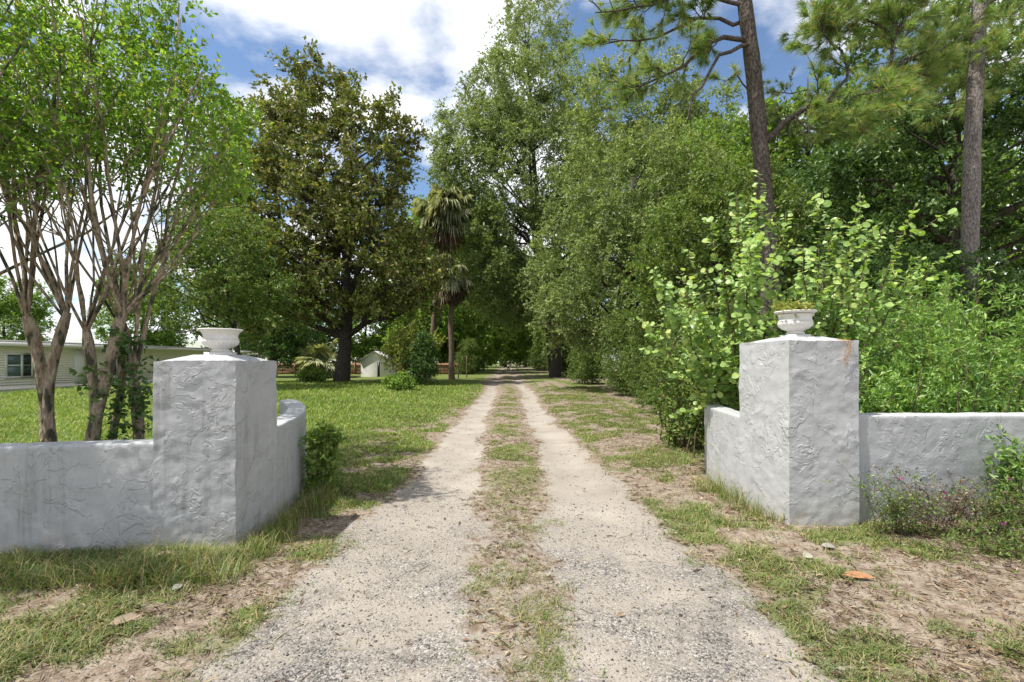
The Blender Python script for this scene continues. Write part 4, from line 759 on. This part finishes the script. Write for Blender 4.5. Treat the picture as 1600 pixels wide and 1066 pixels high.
# ------------------------------------------------------------------ house, fence, sheds
t = NT('pale_siding'); p = t.pos(); M['siding'] = t.fin(t.ramp(t.noise(1.4, 5), [(.3, (.83, .77, .72)), (.7, (.89, .84, .79))]), .7, None, .3)
M['trim'] = plain('white_trim', (.7, .69, .64), .6, .06, 8); M['roof'] = plain('grey_roofing', (.36, .35, .34), .85, .15, 3)
t = NT('window_glass'); M['glass'] = t.fin((.10, .14, .14), .12, None, .5); M['dark'] = plain('dark_opening', (.02, .02, .022), .4, .2, 3); M['block'] = plain('foundation_block', (.34, .33, .29), .9, .15, 5)
def house():
    A = np.array([-25.7, 17.5, 0]); B = np.array([-24.3, 40.5, 0]); ax = unit(B - A); L = np.linalg.norm(B - A); nrm = np.array([ax[1], -ax[0], 0]); rz = math.atan2(ax[1], ax[0])
    t = thing('ranch_house', 'long low pale-yellow clapboard house behind the trees at the left', 'house', tuple((A + B) / 2))
    def at(s, z, out=0): return A + ax * s + nrm * out + np.array([0, 0, z])
    b = MB(); z = .28; prof = []
    while z < 2.36: prof += [(.045, z), (.02, z + .108), (-.006, z + .110), (-.006, z + .124)]; z += .125
    V = [at(s, q, o) for s in (0, L) for o, q in prof]; n = len(prof); b.add(V, f4=[(i, n + i, n + i + 1, i + 1) for i in range(n - 1)])
    c = at(L / 2, 1.2, -4.0); b.box(c, (L - .02, 7.94, 2.38), rz); b.build('wall', M['siding'], t)
    b = MB(); b.box(at(L / 2, .1, -3.97), (L, 8.0, .38), rz); b.build('foundation', M['block'], t)
    b = MB(); b.box(at(L / 2, 2.5, -4.0), (L + 1.0, 8.8, .09), rz); b.box(at(L / 2, 2.62, -4.2), (L + .6, 7.4, .16), rz); b.build('roof', M['roof'], t)
    b = MB(); b.box(at(L / 2, 2.46, .42), (L + 1.04, .03, .2), rz); b.build('fascia', M['trim'], t)
    def window(s, w, z0, z1, ac=False):
        f = MB(); h = z1 - z0
        for ds in (-w / 2 - .04, w / 2 + .04): f.box(at(s + ds, (z0 + z1) / 2, .05), (.09, .07, h + .16), rz)
        f.box(at(s, z1 + .04, .052), (w + .02, .07, .09), rz); f.box(at(s, z0 - .05, .07), (w + .26, .12, .06), rz); f.box(at(s, (z0 + z1) / 2, .045), (w, .05, .045), rz)
        o = f.build('window', M['trim'], t)
        for a, e in ((z0, (z0 + z1) / 2 - .03), ((z0 + z1) / 2 + .03, z1)):
            q = MB(); q.box(at(s, (a + e) / 2, .03), (w - .02, .03, e - a - .01), rz); q.build('pane', M['dark'] if ac else M['glass'], o)
        if ac:
            q = MB(); q.box(at(s + .0, z0 + .2, .2), (.6, .36, .38), rz); q.build('air_conditioner', M['trim'], o); q = MB(); q.box(at(s + .08, z0 + .2, .386), (.34, .02, .28), rz); q.build('grille', M['dark'], o)
            for k in (1, 2, 3): q = MB(); q.box(at(s, (z0 + z1) / 2 + k * .16 - .25 + .2, .06), (w, .02, .03), rz); q.build('bar', M['trim'], o)
    # distance along the wall for a picture column
    def s_at(px):
        k = (px - CX) / F; return (k * A[1] - A[0]) / (ax[0] - k * ax[1])
    window(s_at(29), 1.15, .85, 1.95); window(s_at(50), 1.0, .85, 1.95); window(s_at(189), 1.3, .95, 2.1, True); window(s_at(172), .8, .95, 2.1)
    b = MB(); s = s_at(128); b.box(at(s, 1.3, .03), (.95, .05, 2.0), rz); d = b.build('door', M['trim'], t); b = MB(); b.box(at(s + .38, 1.25, .075), (.05, .05, .05), rz); b.build('handle', M['dark'], d)
    b = MB(); b.tube([at(s_at(240), 2.6, -1.5), at(s_at(240), 3.5, -1.5)], .06, 8); b.build('vent_pipe', M['trim'], t)
house()
def carport(label, px0, px1, d, zt):
    a, c = pix(px0, 565, d), pix(px1, 565, d); t = thing('carport', label, 'carport', gp((a[0] + c[0]) / 2, d), 'white carports beyond the house'); b = MB(); b.box(((a[0] + c[0]) / 2, d + 1.5, zt), (c[0] - a[0], 3, .16)); b.build('roof', M['trim'], t)
    for x in (a[0] + .1, c[0] - .1):
        for yy in (d + .2, d + 2.8): b = MB(); b.box((x, yy, zt / 2 - .05), (.1, .1, zt - .06)); b.build('post', M['trim'], t)
carport('flat white carport roof just right of the left urn', 357, 381, 44, 2.5); carport('smaller white carport roof farther right of the left urn', 384, 413, 48, 2.35)
t = NT('fence_wood'); M['fence'] = t.fin(t.ramp(t.noise(2.2, 5, .6, t.pos((4, 4, .7))), [(.3, (.17, .095, .055)), (.7, (.33, .2, .125))]), .85, None, .2)
def fence():
    x0, x1, y = -31., -4.6, 58.; t = thing('board_fence', 'brown wooden board fence across the back of the lawn', 'fence', gp(-17, y)); n = 11; w = (x1 - x0) / n; g = rng_(5)
    for i in range(n + 1): b = MB(); b.box((x0 + i * w, y - .07, .75), (.12, .12, 1.6)); b.build('post', M['fence'], t)
    for i in range(n):
        for z in (.3, 1.18): b = MB(); b.box((x0 + (i + .5) * w, y - .03, z), (w - .13, .05, .10)); b.build('rail', M['fence'], t)
        b = MB(); m = 17
        for k in range(m): b.box((x0 + (i + (k + .5) / m) * w, y + .012 + .004 * g.random(), .72 + .02 * g.normal()), (w / m - .008, .022, 1.36))
        b.build('boards', M['fence'], t, kind='stuff')
fence()
def shed(label, px0, px1, d, h, dep, door):
    a, c = pix(px0, 565, d), pix(px1, 565, d); w = c[0] - a[0]; x = (a[0] + c[0]) / 2; t = thing('garden_shed', label, 'shed', gp(x, d)); b = MB(); y0 = d - dep / 2; y1 = d + dep / 2; r = .3 * w
    b.add([(x - w / 2, y0, -.1), (x + w / 2, y0, -.1), (x + w / 2, y0, h), (x, y0, h + r), (x - w / 2, y0, h), (x - w / 2, y1, -.1), (x + w / 2, y1, -.1), (x + w / 2, y1, h), (x, y1, h + r), (x - w / 2, y1, h)], [(2, 3, 4), (7, 9, 8)], [(0, 1, 2, 4), (5, 9, 7, 6), (0, 4, 9, 5), (1, 6, 7, 2)]); b.build('wall', M['trim'], t)
    for sgn in (-1, 1):
        b = MB(); o = .14; sl = r / (w / 2); p = [(x, y0 - o, h + r + .03), (x + sgn * (w / 2 + o), y0 - o, h - o * sl + .03), (x + sgn * (w / 2 + o), y1 + o, h - o * sl + .03), (x, y1 + o, h + r + .03)]; q = [(u, v, z + .05) for u, v, z in p]; b.add(p + q, f4=[(0, 1, 2, 3), (4, 7, 6, 5), (0, 4, 5, 1), (1, 5, 6, 2), (2, 6, 7, 3), (3, 7, 4, 0)]); b.build('roof', M['roof'], t)
    b = MB(); b.box((x + door[0] * w, y0 - .02, door[2]), (door[1] * w, .04, door[3])); b.build('door', M['dark'], t)
shed('white gabled garden shed behind the yellow-green shrub', 571, 613, 50, 1.75, 3, (.14, .08, .8, 1.5)); shed('tiny white gabled hut before the fence', 505, 523, 52, .85, 1.2, (.12, .3, .65, .35))
for i, (px, d, h) in enumerate(((716, 44, 1.9), (729, 46, 2.1), (737, 60, 1.6))):
    q = pix(px, 565, d); b = MB(); g = rng_(i); b.tube(curve(g, (0, 0, -.1), (.04, 0, h), 5, 0, .006), [.07, .065, .065, .06, .06], 7); tag(b.build('fence_post', M['bark_palm'], None, True, loc=gp(q[0], d)), ['weathered post just right of the short palm', 'taller weathered post between palm and drive', 'farthest weathered post left of the drive'][i], 'post', 'posts beside the drive')
